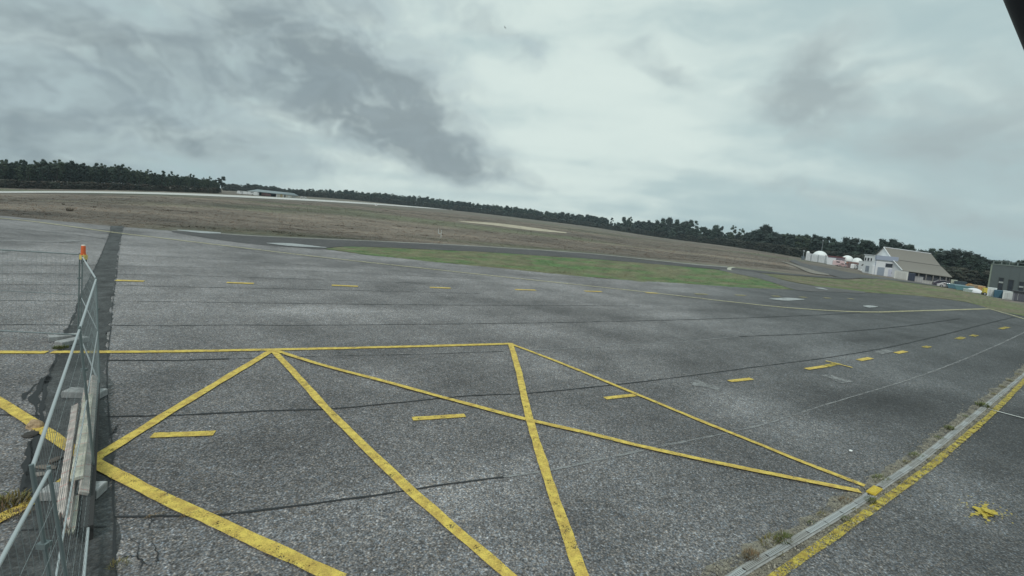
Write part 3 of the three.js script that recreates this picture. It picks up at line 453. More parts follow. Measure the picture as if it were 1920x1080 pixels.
// boards stacked along the fence
{
  const woodTex = (r, g, b, seed) => tex(256, (d, n) => { const a = grain(n, 1, seed), c = grain(n, 12, seed + 1), R = rng(seed), rows = [...Array(n)].map(() => R()); for (let y = 0; y < n; y++) for (let x = 0; x < n; x++) { const i = y * n + x, st = 0.5 * (rows[y] + rows[(y + 1) % n]) - 0.5, v = Math.exp(0.05 * a[i] + 0.14 * c[i] + 0.35 * st), red = (y % 86) < 5 ? 0.6 : 1; d[i * 4] = clamp(toS(r * v), 0, 255); d[i * 4 + 1] = clamp(toS(g * v * red), 0, 255); d[i * 4 + 2] = clamp(toS(b * v * red), 0, 255); d[i * 4 + 3] = 255; } });
  const woods = [M(0.62, 0.55, 0.50, 0.85, { map: woodTex(0.8, 0.8, 0.78, 5) }), M(0.56, 0.50, 0.46, 0.85, { map: woodTex(0.8, 0.78, 0.76, 15) }), M(0.58, 0.56, 0.49, 0.85, { map: woodTex(0.8, 0.8, 0.74, 25) })], old = M(0.035, 0.034, 0.033, 0.9);  // old: near black for the added shade beams
  const board = (a, ha, b, hb, w, th, tilt, mat, label, jag, seed) => {
    const A = atH(...a, ha), B = atH(...b, hb), L = A.distanceTo(B), R = rng(seed), s = new THREE.Shape();
    const pts = [[-w / 2, 0], [w / 2, jag ? R() * 0.05 : 0], [w / 2, L]]; if (jag) pts.push([w * 0.25, L - 0.05], [w * 0.1, L + 0.06], [-w * 0.1, L - 0.04], [-w * 0.3, L + 0.07]); pts.push([-w / 2, L]); s.setFromPoints(pts.map(([x, y]) => new THREE.Vector2(x, y)));
    const g = new THREE.ExtrudeGeometry(s, { depth: th, bevelEnabled: true, bevelSize: 0.003, bevelThickness: 0.003, bevelSegments: 1 }); g.translate(0, 0, -th / 2);
    const t = thing('board', label, 'board', A), y = B.clone().sub(A).normalize(), side = new THREE.Vector3().crossVectors(y, V(0, 1, 0)).normalize(), nrm = new THREE.Vector3().crossVectors(side, y);
    const x = side.clone().multiplyScalar(Math.cos(tilt)).addScaledVector(nrm, Math.sin(tilt)), z = new THREE.Vector3().crossVectors(x, y);
    t.quaternion.setFromRotationMatrix(new THREE.Matrix4().makeBasis(x, y, z));
    mesh('plank', g, mat, t); return t;
  };
  board([141, 760], 0.24, [113, 965], 0.22, 0.075, 0.03, -0.35, woods[1], 'narrow weathered board with dark broken knots, leftmost of the stack', true, 1);
  board([166, 740], 0.30, [144, 897], 0.30, 0.11, 0.035, -0.1, woods[2], 'wide pale board in the middle of the stack, cut square at its near end', false, 2);
  board([177, 706], 0.24, [157, 925], 0.24, 0.085, 0.03, 0.5, woods[0], 'pinkish striped board tilted on edge, rightmost of the stack', false, 3);
  board([143, 905], 0.14, [131, 996], 0.12, 0.085, 0.03, -0.1, woods[2], 'short broken pale board end nearest the camera', true, 4);
  board([163, 716], 0.19, [126, 985], 0.17, 0.05, 0.04, -0.3, woods[1], 'thin batten lying beneath the left boards', true, 7);
  board([166, 740], 0.15, [150, 930], 0.13, 0.13, 0.10, 0, old, 'dark beam added as the shade under the pale boards', false, 5);  // added beam, its dark colour stands in for shade below the stack
  board([181, 720], 0.12, [163, 1000], 0.10, 0.10, 0.16, 0, old, 'dark beam added as shade beside the bottom rail of the fence', false, 6);  // second added beam, painted dark as shade at the stack side
}
{ // lump of broken asphalt and rubble at the edge of the strip
  const lump = (px, py, s, mat, label, seed) => { const g = new THREE.IcosahedronGeometry(1, 2), p = g.attributes.position; for (let i = 0; i < p.count; i++) { const v = V(p.getX(i), p.getY(i), p.getZ(i)), k = 1 + 0.55 * fbm(v.x * 1.7 + seed, v.y * 1.7, v.z * 1.7, 3); p.setXYZ(i, v.x * k, v.y * k, v.z * k); } g.computeVertexNormals(); g.scale(...s); const m = new THREE.Mesh(g, mat); m.name = numbered('asphalt_lump'); m.position.copy(G(px, py)); m.position.y += 0.03; m.castShadow = true; scene.add(m); return tag(m, label, 'rubble'); };
  const bm = M(0.46, 0.33, 0.20, 1, { map: concreteMap }), dm = M(0.05, 0.045, 0.04, 1);
  lump(66, 803, [0.12, 0.10, 0.09], bm, 'brown lump of broken asphalt on the yellow line beside the repair strip', 1); lump(58, 818, [0.09, 0.03, 0.1], dm, 'dark crumbled hole edge below the brown lump', 5);
  lump(88, 880, [0.13, 0.02, 0.05], M(0.16, 0.14, 0.12, 1), 'flat splinter of debris beside the fence post', 9); lump(103, 866, [0.05, 0.02, 0.09], M(0.12, 0.10, 0.085, 1), 'small dark piece of debris by the yellow line under the fence', 14);
  lump(75, 893, [0.08, 0.02, 0.04], M(0.22, 0.2, 0.18, 1), 'pale sliver of debris left of the fence posts', 17);
}
{
  const s = new THREE.Shape([[-0.035, -0.015], [0.015, -0.025], [0.04, 0], [0.02, 0.02], [-0.02, 0.018]].map(([x, y]) => new THREE.Vector2(x, y))), g = new THREE.ExtrudeGeometry(s, { depth: 0.012, bevelEnabled: false }); g.rotateX(-Math.PI / 2 + 0.2);
  const m = new THREE.Mesh(g, M(0.8, 0.8, 0.78, 0.7)); m.name = numbered('paper_scrap'); m.position.copy(G(1594, 849)); m.position.y += 0.04; scene.add(m); tag(m, 'small white scrap lying alone on the asphalt at right', 'litter');
}
// ------------------------------------------------------------------ trees
const barkMat = M(0.055, 0.045, 0.04, 1);
const crownMats = [[0.030, 0.050, 0.034], [0.022, 0.038, 0.030], [0.044, 0.062, 0.034], [0.031, 0.044, 0.036]].map(c => leaf(...c));
function makeTree(kind, seed) { // unit height; kind 0 tall pine, 1 bushy tree, 2 umbrella pine
  const R = rng(seed), pos = [], col = [], lumps = [];
  const add = (x, y, z, r, ry = 0.8) => lumps.push([x, y, z, r, ry]);
  if (kind === 0) for (let i = 0; i < 13; i++) { const y = 0.40 + 0.54 * (i / 12), w = 0.15 * Math.sin(Math.PI * clamp((y - 0.30) / 0.72)) + 0.02, a = R() * 6.28; add(Math.cos(a) * w * (0.4 + 0.6 * R()), y - 0.02 * R(), Math.sin(a) * w * (0.4 + 0.6 * R()), 0.055 + 0.035 * R()); }
  else if (kind === 1) { for (let i = 0; i < 20; i++) { const y = 0.10 + 0.80 * (i / 19), w = 0.30 * Math.sqrt(Math.max(0, 1 - Math.pow((y - 0.42) / 0.58, 2))), a = R() * 6.28, q = Math.sqrt(R()); add(Math.cos(a) * w * q, y, Math.sin(a) * w * q, 0.10 + 0.045 * R()); } }
  else if (kind === 3) for (let i = 0; i < 20; i++) { const a = R() * 6.28, y = 0.42 + 0.5 * i / 19, q = 0.30 * Math.sqrt(R()) * Math.sin(Math.PI * clamp((y - 0.3) / 0.75)); add(Math.cos(a) * q, y, Math.sin(a) * q, 0.075 + 0.035 * R(), 0.7); }
  else for (let i = 0; i < 12; i++) { const a = R() * 6.28, q = 0.26 * Math.sqrt(R()); add(Math.cos(a) * q, 0.80 + 0.12 * (1 - q / 0.26) + 0.05 * (R() - 0.5), Math.sin(a) * q, 0.07 + 0.03 * R(), 0.6); }
  const ico = new THREE.IcosahedronGeometry(1, 1).toNonIndexed().attributes.position;
  const tri = (a, b, c, v) => { pos.push(...a, ...b, ...c); for (let k = 0; k < 3; k++) col.push(v, v, v); };
  for (const [x, y, z, r, ry] of lumps) {
    const tone = 0.78 + 0.44 * R();
    for (let t = 0; t < ico.count; t += 3) { const p = [0, 1, 2].map(k => { const vx = ico.getX(t + k), vy = ico.getY(t + k), vz = ico.getZ(t + k), s = 0.72 + 0.35 * P.noise(vx * 2 + x * 40, vy * 2 + seed, vz * 2 + z * 40); return [x + vx * r * s, y + vy * r * s * ry, z + vz * r * s]; }); tri(p[0], p[1], p[2], tone * 0.8); }
    for (let i = 0; i < 95; i++) {
      let vx = R() * 2 - 1, vy = R() * 2 - 1, vz = R() * 2 - 1; const l = Math.hypot(vx, vy, vz) || 1, rr = r * (0.62 + 0.42 * R()) / l, c = [x + vx * rr, y + vy * rr * ry, z + vz * rr], s = r * (0.13 + 0.15 * R());
      const e = () => (R() * 2 - 1) * s; tri([c[0] + e(), c[1] + e(), c[2] + e()], [c[0] + e(), c[1] + e(), c[2] + e()], [c[0] + e(), c[1] + e(), c[2] + e()], tone * (0.7 + 0.45 * R()));
    }
  }
  const g = new THREE.BufferGeometry(); g.setAttribute('position', new THREE.Float32BufferAttribute(pos, 3)); g.setAttribute('color', new THREE.Float32BufferAttribute(col, 3)); g.computeVertexNormals();
  const bend = (R() - 0.5) * 0.04, tr = [], top = kind === 1 ? 0.6 : 0.9; let prev = V(0, -0.03, 0);
  for (let i = 1; i <= 4; i++) { const q = V(bend * i / 4 * i / 4, top * i / 4, bend * 0.5 * i / 4); const r0 = mix(0.016, 0.006, (i - 1) / 4), d = q.clone().sub(prev), seg = new THREE.CylinderGeometry(mix(0.016, 0.006, i / 4), r0, d.length() * 1.02, 6, 1, true); seg.applyQuaternion(new THREE.Quaternion().setFromUnitVectors(V(0, 1, 0), d.clone().normalize())); seg.translate((prev.x + q.x) / 2, (prev.y + q.y) / 2, (prev.z + q.z) / 2); tr.push(seg); prev = q; }
  for (const [x, y, z] of lumps.slice(0, 6)) tr.push(bar(V(bend * 0.3, Math.min(top, y - 0.08), 0), V(x, y, z), 0.004, 4));
  return { crown: g, trunk: merge(tr) };
}
const protoTrees = [0, 0, 0, 1, 1, 1, 2, 3].map((k, i) => { const t = makeTree(k, 100 + i), g = new THREE.Group(); mesh('trunk', t.trunk, barkMat, g); mesh('crown', t.crown, crownMats[i % 4], g); g.userData.made = t; return g; });
const SKYLINE = [[-60, 299], [0, 298], [60, 301], [110, 298], [160, 306], [220, 305], [260, 316], [300, 321], [350, 325], [400, 331], [412, 338], [424, 345], [480, 343], [560, 352], [620, 353], [680, 357], [740, 362], [800, 367], [880, 378], [960, 385], [1020, 393], [1080, 399], [1140, 405], [1190, 401], [1215, 407], [1260, 405], [1300, 415], [1340, 421], [1390, 423], [1415, 419], [1480, 428], [1520, 433], [1560, 440], [1600, 442], [1625, 447], [1640, 456], [1655, 447], [1690, 452], [1712, 458], [1722, 470], [1735, 464], [1755, 459], [1785, 467], [1800, 467], [1830, 478], [1845, 484], [1862, 475], [1890, 480], [1930, 488], [1990, 497]];
const TREE_D = [[-60, 255], [0, 260], [260, 280], [405, 300], [425, 560], [520, 600], [900, 650], [1100, 600], [1250, 480], [1400, 360], [1500, 305], [1620, 255], [1700, 240], [1800, 228], [1920, 215]];
{
  const R = rng(2024);
  const place = (o, p, h, wide) => { o.position.copy(p); o.position.y -= 0.2; o.rotation.y = R() * 6.28; o.scale.set(h * wide, h, h * wide); };
  let firstUsed = {};
  const put = (k, name, label, group, px, d, top, wide) => { const p = polar(px, d), h = heightTo(p, top); const o = protoTrees[k].clone(); o.userData = {}; o.name = numbered(name); scene.add(o); tag(o, label, 'tree', group); place(o, p, Math.max(h, 3), wide); return o; };
  const zone = px => px < 1260 ? ['of the wood edge left of the small shrub', 'left of the shrub'] : px < 1400 ? ['of the wood edge above the small shrub', 'above the shrub'] : px < 1500 ? ['of the wood edge left of the mast and the domes', 'left of the domes'] : px < 1615 ? ['standing behind the white domes', 'behind the domes'] : px < 1722 ? ['rising over the office block and hangar ridge', 'over the hangar'] : px < 1850 ? ['in the gap between hangar and green building', 'between the buildings'] : ['showing over the roof rail of the green building', 'over the green building'];
  for (let px = -50; px < 1985;) {
    const d = lerpTab(TREE_D, px) * (1 + 0.03 * (R() - 0.3)), sky = lerpTab(SKYLINE, px), big = R();
    if (px < 412) { put(Math.floor(R() * 3), 'pine_tree', `tall dark pine of the dense wood ${px < 90 ? 'at the left edge of the view' : px < 180 ? 'above the single field bush' : px < 300 ? 'above the end of the repair strip' : 'just before the lone pine'}`, `pines of the left wood, stretch ${px < 90 ? 'one' : px < 180 ? 'two' : px < 300 ? 'three' : 'four'}`, px, d, sky + (big < 0.25 ? -3.5 * R() : big < 0.5 ? R() * 3 : 3 + R() * 10), 0.62 + 0.35 * R()); px += 4.6 + R() * 3; }
    else if (px < 1130) { if (px > 425) put(R() < 0.4 ? 2 : 3 + Math.floor(R() * 3), 'forest_tree', `hazy distant tree of the low wood line, ${px < 590 ? 'behind the far hangar' : px < 720 ? 'between far hangar and runway marker' : px < 860 ? 'over the thin runway end' : px < 1000 ? 'above the pale field strip' : 'just right of the pale field strip'}`, `distant wood line, stretch ${px < 590 ? 'one' : px < 720 ? 'two' : px < 860 ? 'three' : px < 1000 ? 'four' : 'five'}`, px, d, sky + (big < 0.5 ? R() * 1.5 : 1.5 + R() * 5), 1.0 + 0.5 * R()); px += 6.5 + R() * 4; }
    else { put(R() < 0.22 ? Math.floor(R() * 3) : 3 + Math.floor(R() * 3), 'forest_tree', `dark rounded tree ${zone(px)[0]}`, `dark trees, ${zone(px)[1]}`, px, d, sky + (big < 0.22 ? -4.5 * R() : big < 0.5 ? 1 + R() * 3 : 5 + R() * 12), 0.85 + 0.5 * R()); px += 8 + R() * 6; }
  }
  // lone pine with a spreading crown at the end of the left wood
  const lp = put(7, 'lone_pine', 'lone pine with a spreading crown at the right end of the left wood', undefined, 415, 305, 328.5, 1.0); lp.rotation.y = 1;
  // deeper rows of the wood
  const rows = protoTrees.slice(0, 6).map(g => ({ t: g.userData.made, m: g.children[1].material, list: [] }));
  for (let px = -120; px < 2060;) {
    const left = px < 408, right = px > 1130;
    for (let r = 1; r <= (left ? 9 : 3); r++) { const d = lerpTab(TREE_D, px) + r * (left ? 9 : 14) + R() * 8, p = polar(px + R() * 8, d); let h = heightTo(p, lerpTab(SKYLINE, px) + (right ? 10 + R() * 12 : left ? 5 + R() * 7 : 2 + R() * 4)); if (px > 404 && px < 428) continue; rows[left ? Math.floor(R() * 3) : (R() < 0.2 ? 2 : 3 + Math.floor(R() * 3))].list.push([p, Math.max(4, h), left ? 0.75 + 0.4 * R() : 1 + 0.5 * R(), R() * 6.28]); }
    px += left ? 5.5 : 8;
  }
  const wood = new THREE.Group(); wood.name = numbered('forest'); wood.userData.kind = 'stuff'; scene.add(wood);
  const mt = new THREE.Matrix4(), q = new THREE.Quaternion(), Y = V(0, 1, 0);
  for (const { t, m, list } of rows) for (const [nm, geo, mat] of [['trunks', t.trunk, barkMat], ['crowns', t.crown, m]]) {
    const im = new THREE.InstancedMesh(geo, mat, list.length); list.forEach(([p, h, w, a], i) => { mt.compose(V(p.x, p.y - 0.2, p.z), q.setFromAxisAngle(Y, a), V(h * w, h, h * w)); im.setMatrixAt(i, mt); if (nm === 'crowns') { const v = 0.75 + 0.5 * (i * 0.618 % 1); im.setColorAt(i, new THREE.Color(v, v, v)); } }); im.name = nm; im.userData.kind = 'stuff'; im.castShadow = true; wood.add(im);
  }
  // brush along the foot of the wood
  const bush = (() => { const g = makeTree(1, 400); return g.crown; })(), N = 1500, im = new THREE.InstancedMesh(bush, leaf(0.036, 0.043, 0.030), N);
  for (let i = 0; i < N; i++) { const px = -80 + R() * 2080, d = lerpTab(TREE_D, px) * (0.955 + 0.06 * R()), p = polar(px, d), h = (px < 420 ? 1.2 + R() * 2.6 : 2 + R() * 5) * (px > 425 && px < 1000 ? 1.2 : 1); mt.compose(V(p.x, p.y - h * 0.12, p.z), q.setFromAxisAngle(Y, R() * 6.28), V(h * 1.6, h, h * 1.6)); im.setMatrixAt(i, mt); const v = 0.6 + 0.8 * R(), br = px < 420 ? 0.4 * R() : 0.15 * R(); im.setColorAt(i, new THREE.Color(v * (1 + br * 1.6), v, v)); }
  im.name = numbered('undergrowth'); im.userData.kind = 'stuff'; im.castShadow = true; scene.add(im);
}
{ // tussocks of the heath and grass of the island
  const R = rng(321), mt = new THREE.Matrix4(), q = new THREE.Quaternion(), Y = V(0, 1, 0);
  const tus = tuftGeo(14, 1, 0.55, 41, 0.7, true), NT = 52000, im = new THREE.InstancedMesh(tus, leaf(1, 1, 1), NT), runway = [[-60, 361.5], [150, 361], [300, 363.5], [450, 369], [600, 377], [850, 394]], taxi = [[322, 434.5], [452, 446], [634, 458], [900, 467], [1110, 481], [1293, 498], [1365, 504], [1522, 518], [1589, 522.5]], edge = EDGE;
  let n = 0; for (let tries = 0; tries < 200000 && n < NT; tries++) {
    const az = (-52 + R() * 100) * rad, d = 55 + 240 * Math.pow(R(), 1.15), x = Math.sin(az) * d, z = -Math.cos(az) * d, p = onGround(x, z), [px, py] = project(p);
    if (px > 1480 || py > lerpTab(edge, px) - 1) continue; if (px > 318 && py > lerpTab(taxi, px) - 8) continue; if (Math.abs(py - lerpTab(runway, px)) < 4 && px < 870) continue; if (px > 855 && px < 1072 && py > lerpTab([[866, 414], [1062, 435]], px) && py < lerpTab([[866, 420], [930, 425], [1000, 434], [1062, 440]], px)) continue;
    if (d > lerpTab(TREE_D, px) * 0.97) continue;
    const c = heath(x, z), h = 0.05 + 0.16 * R() * R() * Math.min(1, d / 120), w = 0.15 + 0.3 * R(), v = 0.9 + 0.3 * R(); mt.compose(p, q.setFromAxisAngle(Y, R() * 6.28), V(w, h, w)); im.setMatrixAt(n, mt); im.setColorAt(n, new THREE.Color().setRGB(c[0] * v, c[1] * v, c[2] * v)); n++;
  }
  im.count = n; im.name = numbered('dry_grass'); im.userData.kind = 'stuff'; scene.add(im);
  const NG = 9000, ig = new THREE.InstancedMesh(tus, leaf(1, 1, 1), NG), top = [[612, 466.5], [712, 464], [900, 472.5], [1110, 486], [1293, 501], [1350, 507.5], [1420, 521], [1467, 533], [1496, 543]];
  n = 0; for (let tries = 0; tries < 200000 && n < NG; tries++) {
    const az = (-20 + R() * 66) * rad, d = 32 + 90 * R(), x = Math.sin(az) * d, z = -Math.cos(az) * d, p = onGround(x, z), [px, py] = project(p);
    const isl = px > 625 && px < 1488 && py < lerpTab(edge, px) && py > lerpTab(top, px) + 1, ver = px > 1450 && px < 1925 && py < lerpTab(edge, px) && py > lerpTab([[1440, 516], [1522, 521], [1589, 526], [1640, 524], [1700, 531], [1780, 543], [1850, 557], [1925, 577]], px) && !(px < 1640 && py > lerpTab([[1440, 514], [1467, 525], [1522, 535], [1622, 547]], px));
    if (!isl && !ver) continue; const c = greenTone(x, z), h = 0.03 + 0.09 * R() * R(), w = 0.15 + 0.25 * R(), v = 0.85 + 0.3 * R(); mt.compose(p, q.setFromAxisAngle(Y, R() * 6.28), V(w, h, w)); ig.setMatrixAt(n, mt); ig.setColorAt(n, new THREE.Color().setRGB(c[0] * v, c[1] * v, c[2] * v)); n++;
  }
  ig.count = n; ig.name = numbered('green_grass'); ig.userData.kind = 'stuff'; scene.add(ig);
  { const NS = 700, sc = new THREE.InstancedMesh(tuftGeo(26, 1, 0.5, 47, 0.6, true), leaf(1, 1, 1), NS); let k = 0;
    for (let tries = 0; tries < 20000 && k < NS; tries++) { const az = (-52 + R() * 94) * rad, d = 55 + 200 * R(), x = Math.sin(az) * d, z = -Math.cos(az) * d, p = onGround(x, z), [px, py] = project(p); if (px > 1480 || py > lerpTab(edge, px) - 3 || (px > 318 && py > lerpTab(taxi, px) - 9) || (Math.abs(py - lerpTab(runway, px)) < 6 && px < 870) || d > lerpTab(TREE_D, px) * 0.95 || fbm(x * 0.03, z * 0.08, 3, 3) < -0.05) continue; const c = heath(x, z), v = 0.45 + 0.35 * R(), w = 0.5 + 1.6 * R() * R(); mt.compose(p, q.setFromAxisAngle(Y, R() * 6.28), V(w * 1.6, 0.06 + 0.16 * R(), w)); sc.setMatrixAt(k, mt); sc.setColorAt(k, new THREE.Color().setRGB(c[0] * v, c[1] * v, c[2] * v)); k++; }
    sc.count = k; sc.name = numbered('low_scrub'); sc.userData.kind = 'stuff'; scene.add(sc); }
  const shrubGeo = tuftGeo(90, 1, 0.45, 77, 0.5);
  for (const [px, py, h, label] of [[131, 396, 0.55, 'single dark bush standing in the field left of the strip'], [119, 384, 0.3, 'low dark scrub patch beyond the single bush'], [178, 389, 0.25, 'small flat scrub to the right of the single bush'], [1293, 450, 0.9, 'small dark shrub at the wood edge at right']]) { const m = mesh('shrub', shrubGeo, leaf(0.06, 0.055, 0.042), scene); m.position.copy(G(px, py)); m.scale.set(h * 1.3, h, h * 1.3); tag(m, label, 'shrub'); }
}
// ------------------------------------------------------------------ buildings at the right
const whiteWall = M(0.72, 0.73, 0.74, 0.8), paleWall = M(0.60, 0.62, 0.66, 0.8), blueGrey = M(0.34, 0.38, 0.47, 0.7), greyDoor = M(0.30, 0.34, 0.40, 0.6), glassDark = M(0.03, 0.035, 0.045, 0.15), roofGrey = M(0.235, 0.22, 0.192, 0.85), roofDark = M(0.07, 0.065, 0.065, 0.8), redRoof = M(0.20, 0.055, 0.06, 0.85), trimW = M(0.66, 0.67, 0.69, 0.7);
const groundZ = (px, py, z) => { const r = ray(px, py), t = z / r.z; return r.x * t; }; // x where the sight line meets a plane z = const
const hAt = (x, z, px, py) => heightTo(onGround(x, z), py);
function slab(pts, th) { // roof sheet through four corners, with thickness
  const [a, b, c, d] = pts, n = new THREE.Vector3().crossVectors(b.clone().sub(a), d.clone().sub(a)).normalize().multiplyScalar(th); if (n.y > 0) n.negate();
  const p = [a, b, c, d, ...[a, b, c, d].map(q => q.clone().add(n))], f = [[0, 1, 2, 3], [4, 5, 6, 7], [0, 1, 5, 4], [1, 2, 6, 5], [2, 3, 7, 6], [3, 0, 4, 7]], pos = [], uv = [];
  for (const q of f) for (const k of [0, 1, 2, 0, 2, 3]) { const v = p[q[k]]; pos.push(v.x, v.y, v.z); uv.push(v.x, v.z); }
  const g = new THREE.BufferGeometry(); g.setAttribute('position', new THREE.Float32BufferAttribute(pos, 3)); g.setAttribute('uv', new THREE.Float32BufferAttribute(uv, 2)); g.computeVertexNormals(); return g;
}
function prism(poly, z0, z1) { const s = new THREE.Shape(poly.map(([x, y]) => new THREE.Vector2(x, y))), g = new THREE.ExtrudeGeometry(s, { depth: z1 - z0, bevelEnabled: false }); g.translate(0, 0, z0); return g; }
function windowOn(parent, x, y, w, h, z, frame = trimW, glass = glassDark, bars = 0) { const f = mesh('window', merge([box(w + 0.16, 0.1, 0.12, x, y + h / 2, z), box(w + 0.16, 0.1, 0.12, x, y - h / 2, z), box(0.1, h - 0.1, 0.12, x - w / 2, y, z), box(0.1, h - 0.1, 0.12, x + w / 2, y, z), ...[...Array(bars)].map((_, i) => box(0.06, h - 0.1, 0.1, x - w / 2 + w * (i + 1) / (bars + 1), y, z))]), frame, parent); mesh('pane', box(w - 0.1, h - 0.1, 0.06, x, y, z - 0.01), glass, f); return f; }
{
  // hangar: roof slope towards the view, gable end to the left, white block built on to the gable
  const eL = polar(1692, 176), ze = eL.z, xe = groundZ(1692, 507, ze), zr = ze - 8.2, xr2 = groundZ(1785, 523, ze);
  const g0 = groundAt(xe, ze), o = V(xe, g0, ze), he = hAt(xe, ze, 0, 507), hr = heightTo(onGround(xe, zr), 463.5) + groundAt(xe, zr) - g0, L = xr2 - xe;
  const t = thing('hangar', 'large old hangar with a long grey sloping roof and a white gable', 'hangar', o);
  const zm = -4.3, hm = he + (hr - he) * 0.46, drop = 0.045 * L; // the roof has two pitches and its ridge falls slightly to the right
  const at = (x, y, z) => V(x, y, z);
  const up1 = slab([at(0, hr, -8.2), at(L, hr - drop, -8.2), at(L, hm - drop, zm), at(0, hm, zm)], 0.16), lo1 = slab([at(0, hm - 0.03, zm + 0.02), at(L, hm - drop - 0.03, zm + 0.02), at(L, he - drop, 0), at(0, he, 0)], 0.16);
  const rf = mesh('roof', merge([up1, lo1, slab([at(0, hr, -8.2), at(L, hr - drop, -8.2), at(L, hm - drop, -12.1), at(0, hm, -12.1)], 0.16), slab([at(0, hm, -12.1), at(L, hm - drop, -12.1), at(L, he - drop, -16.4), at(0, he, -16.4)], 0.16)]), roofGrey, t);
  const ribs = []; for (let i = 0; i <= 36; i++) { const x = L * i / 36, d = drop * i / 36; ribs.push(bar(at(x, hr - d + 0.01, -8.15), at(x, hm - d + 0.02, zm), 0.035, 4), bar(at(x, hm - d, zm + 0.05), at(x, he - d + 0.02, -0.02), 0.035, 4)); }
  mesh('roof_seam', merge(ribs), roofGrey, rf).userData.kind = 'stuff'; mesh('roof_step', bar(at(0, hm + 0.02, zm), at(L, hm - drop + 0.02, zm), 0.07, 6), roofDark, rf); mesh('ridge_cap', bar(at(0, hr + 0.03, -8.2), at(L, hr - drop + 0.03, -8.2), 0.12, 8), trimW, rf);
  const gab = x => { const q = prism([[0.4, -1], [0.4, he - 0.1], [4.25, hm - 0.2], [8.2, hr - 0.2], [12.1, hm - 0.2], [16.0, he - 0.1], [16.0, -1]], 0, 0.25); q.rotateY(Math.PI / 2); q.translate(x, 0, 0); return q; };
  mesh('gable_wall', gab(0.15), whiteWall, t); { const q = gab(L - 0.4); q.translate(0, -drop, 0); mesh('gable_wall', q, M(0.10, 0.10, 0.10, 0.9), t); }
  mesh('front_wall', box(L - 0.8, he + 0.7 - drop, 0.25, L / 2, (he - 0.7 - drop) / 2 - 0.1, -0.9), M(0.06, 0.065, 0.08, 0.9), t);
  mesh('barge_board', merge([bar(at(0, hr, -8.2), at(0, hm, zm), 0.13, 6), bar(at(0, hm, zm), at(0, he, 0), 0.13, 6)]), whiteWall, t);
  for (const f of [0.35, 0.5, 0.64, 0.78, 0.9]) mesh('support_post', box(0.22, he + 0.8 - drop * f, 0.22, L * f, (he - 0.8 - drop * f) / 2, -0.3), M(0.2, 0.19, 0.18, 0.9), t);
  // white office block in front of the gable
  const zf = ze - 4.0, X = (px, py, z = zf) => groundZ(px, py, z), x1 = X(1640.5, 497), x2 = X(1678, 505), ob = V(x1, groundAt(x1, zf), zf);
  const Zs = (px, py) => { const r = ray(px, py); return x1 * r.z / r.x - zf; }; // depth on the side wall for a sight line
  const H = (px, py, x) => heightTo(V(x, ob.y, zf), py), Hs = (px, py) => heightTo(V(x1, ob.y, zf + Zs(px, py)), py);
  const b = thing('office_block', 'white two storey block with a blue grey fascia joined to the hangar gable', 'building', ob), w2 = x2 - x1, hb = H(0, 478.5, x1), dz = -Zs(1619.5, 492);
  mesh('wall', box(w2, hb + 1.5 - 0.3, dz, w2 / 2, (hb - 0.3) / 2 - 0.75, -dz / 2), whiteWall, b);
  const fh = hb - H(0, 486.5, x1); mesh('fascia', box(w2 + 0.4, fh, 0.5, w2 / 2 + 0.1, hb - fh / 2, 0.1), blueGrey, b, 'blue grey band along the top of the front');
  mesh('coping', box(w2 + 0.2, 0.2, dz + 0.1, w2 / 2, hb - 0.1, -dz / 2 - 0.2), trimW, b);
  const sideWin = (pa, pb, ya, yb, glass, frame, bars) => { const za = Zs(pa, ya), zb = Zs(pb, ya), y0 = Hs(pa, yb), y1 = Hs(pa, ya), hh = y1 - y0, w = Math.abs(za - zb), y = (y0 + y1) / 2, z = (za + zb) / 2; const f = mesh('window', merge([box(0.1, 0.1, w + 0.16, -0.03, y + hh / 2, z), box(0.1, 0.1, w + 0.16, -0.03, y - hh / 2, z), box(0.1, hh - 0.1, 0.1, -0.03, y, z - w / 2), box(0.1, hh - 0.1, 0.1, -0.03, y, z + w / 2), ...[...Array(bars || 0)].map((_, i) => box(0.08, hh - 0.1, 0.07, -0.03, y, z - w / 2 + w * (i + 1) / (bars + 1)))]), frame, b); mesh('pane', box(0.06, hh - 0.1, w - 0.1, -0.02, y, z), glass, f); };
  for (const [pa, pb] of [[1622.3, 1625.4], [1627.2, 1631.2], [1633, 1636.2]]) sideWin(pa, pb, 482.5 + (pa - 1622) * 0.1, 488.5 + (pa - 1622) * 0.1, glassDark, trimW, 0);
  sideWin(1624, 1631, 498, 509, M(0.22, 0.25, 0.30, 0.3), M(0.45, 0.47, 0.5, 0.7), 2);
  const fr = (pa, pb, ya, yb) => { const xa = X(pa, yb) - x1, xb = X(pb, yb) - x1, y1 = H(0, ya, X((pa + pb) / 2, ya)), y0 = Math.max(-0.4, H(0, yb, X((pa + pb) / 2, yb)) - 0.2); return [(xa + xb) / 2, (y0 + y1) / 2, xb - xa, y1 - y0]; };
  { const [x, y, w, h] = fr(1660, 1676.5, 494.5, 500); windowOn(b, x, y, w, h, 0.02, M(0.2, 0.22, 0.26, 0.6)); }
  { const [x, y, w, h] = fr(1643.5, 1656.5, 501, 516); mesh('roller_door', box(w, h, 0.1, x, y, 0.03), greyDoor, b, 'grey roller door'); }
  for (const k of [0, 1]) { const [x, y, w, h] = fr(1663.5 + k * 7.2, 1670.4 + k * 7.2, 504.5, 519.5), d = mesh('door', box(w - 0.04, h, 0.1, x, y, 0.03), M(0.52, 0.54, 0.62, 0.6), b, 'pale lilac grey door leaf'); mesh('handle', box(0.06, 0.3, 0.06, x + (k ? -0.4 : 0.4) * w, y, 0.1), darkMat, d); }
  const pz = -Zs(1632, 505), ph = Hs(1636, 497.5); mesh('porch', box(1.0, ph + 1, pz - 0.2, -0.2, ph / 2 - 0.5, -pz / 2 + 0.25), whiteWall, b);
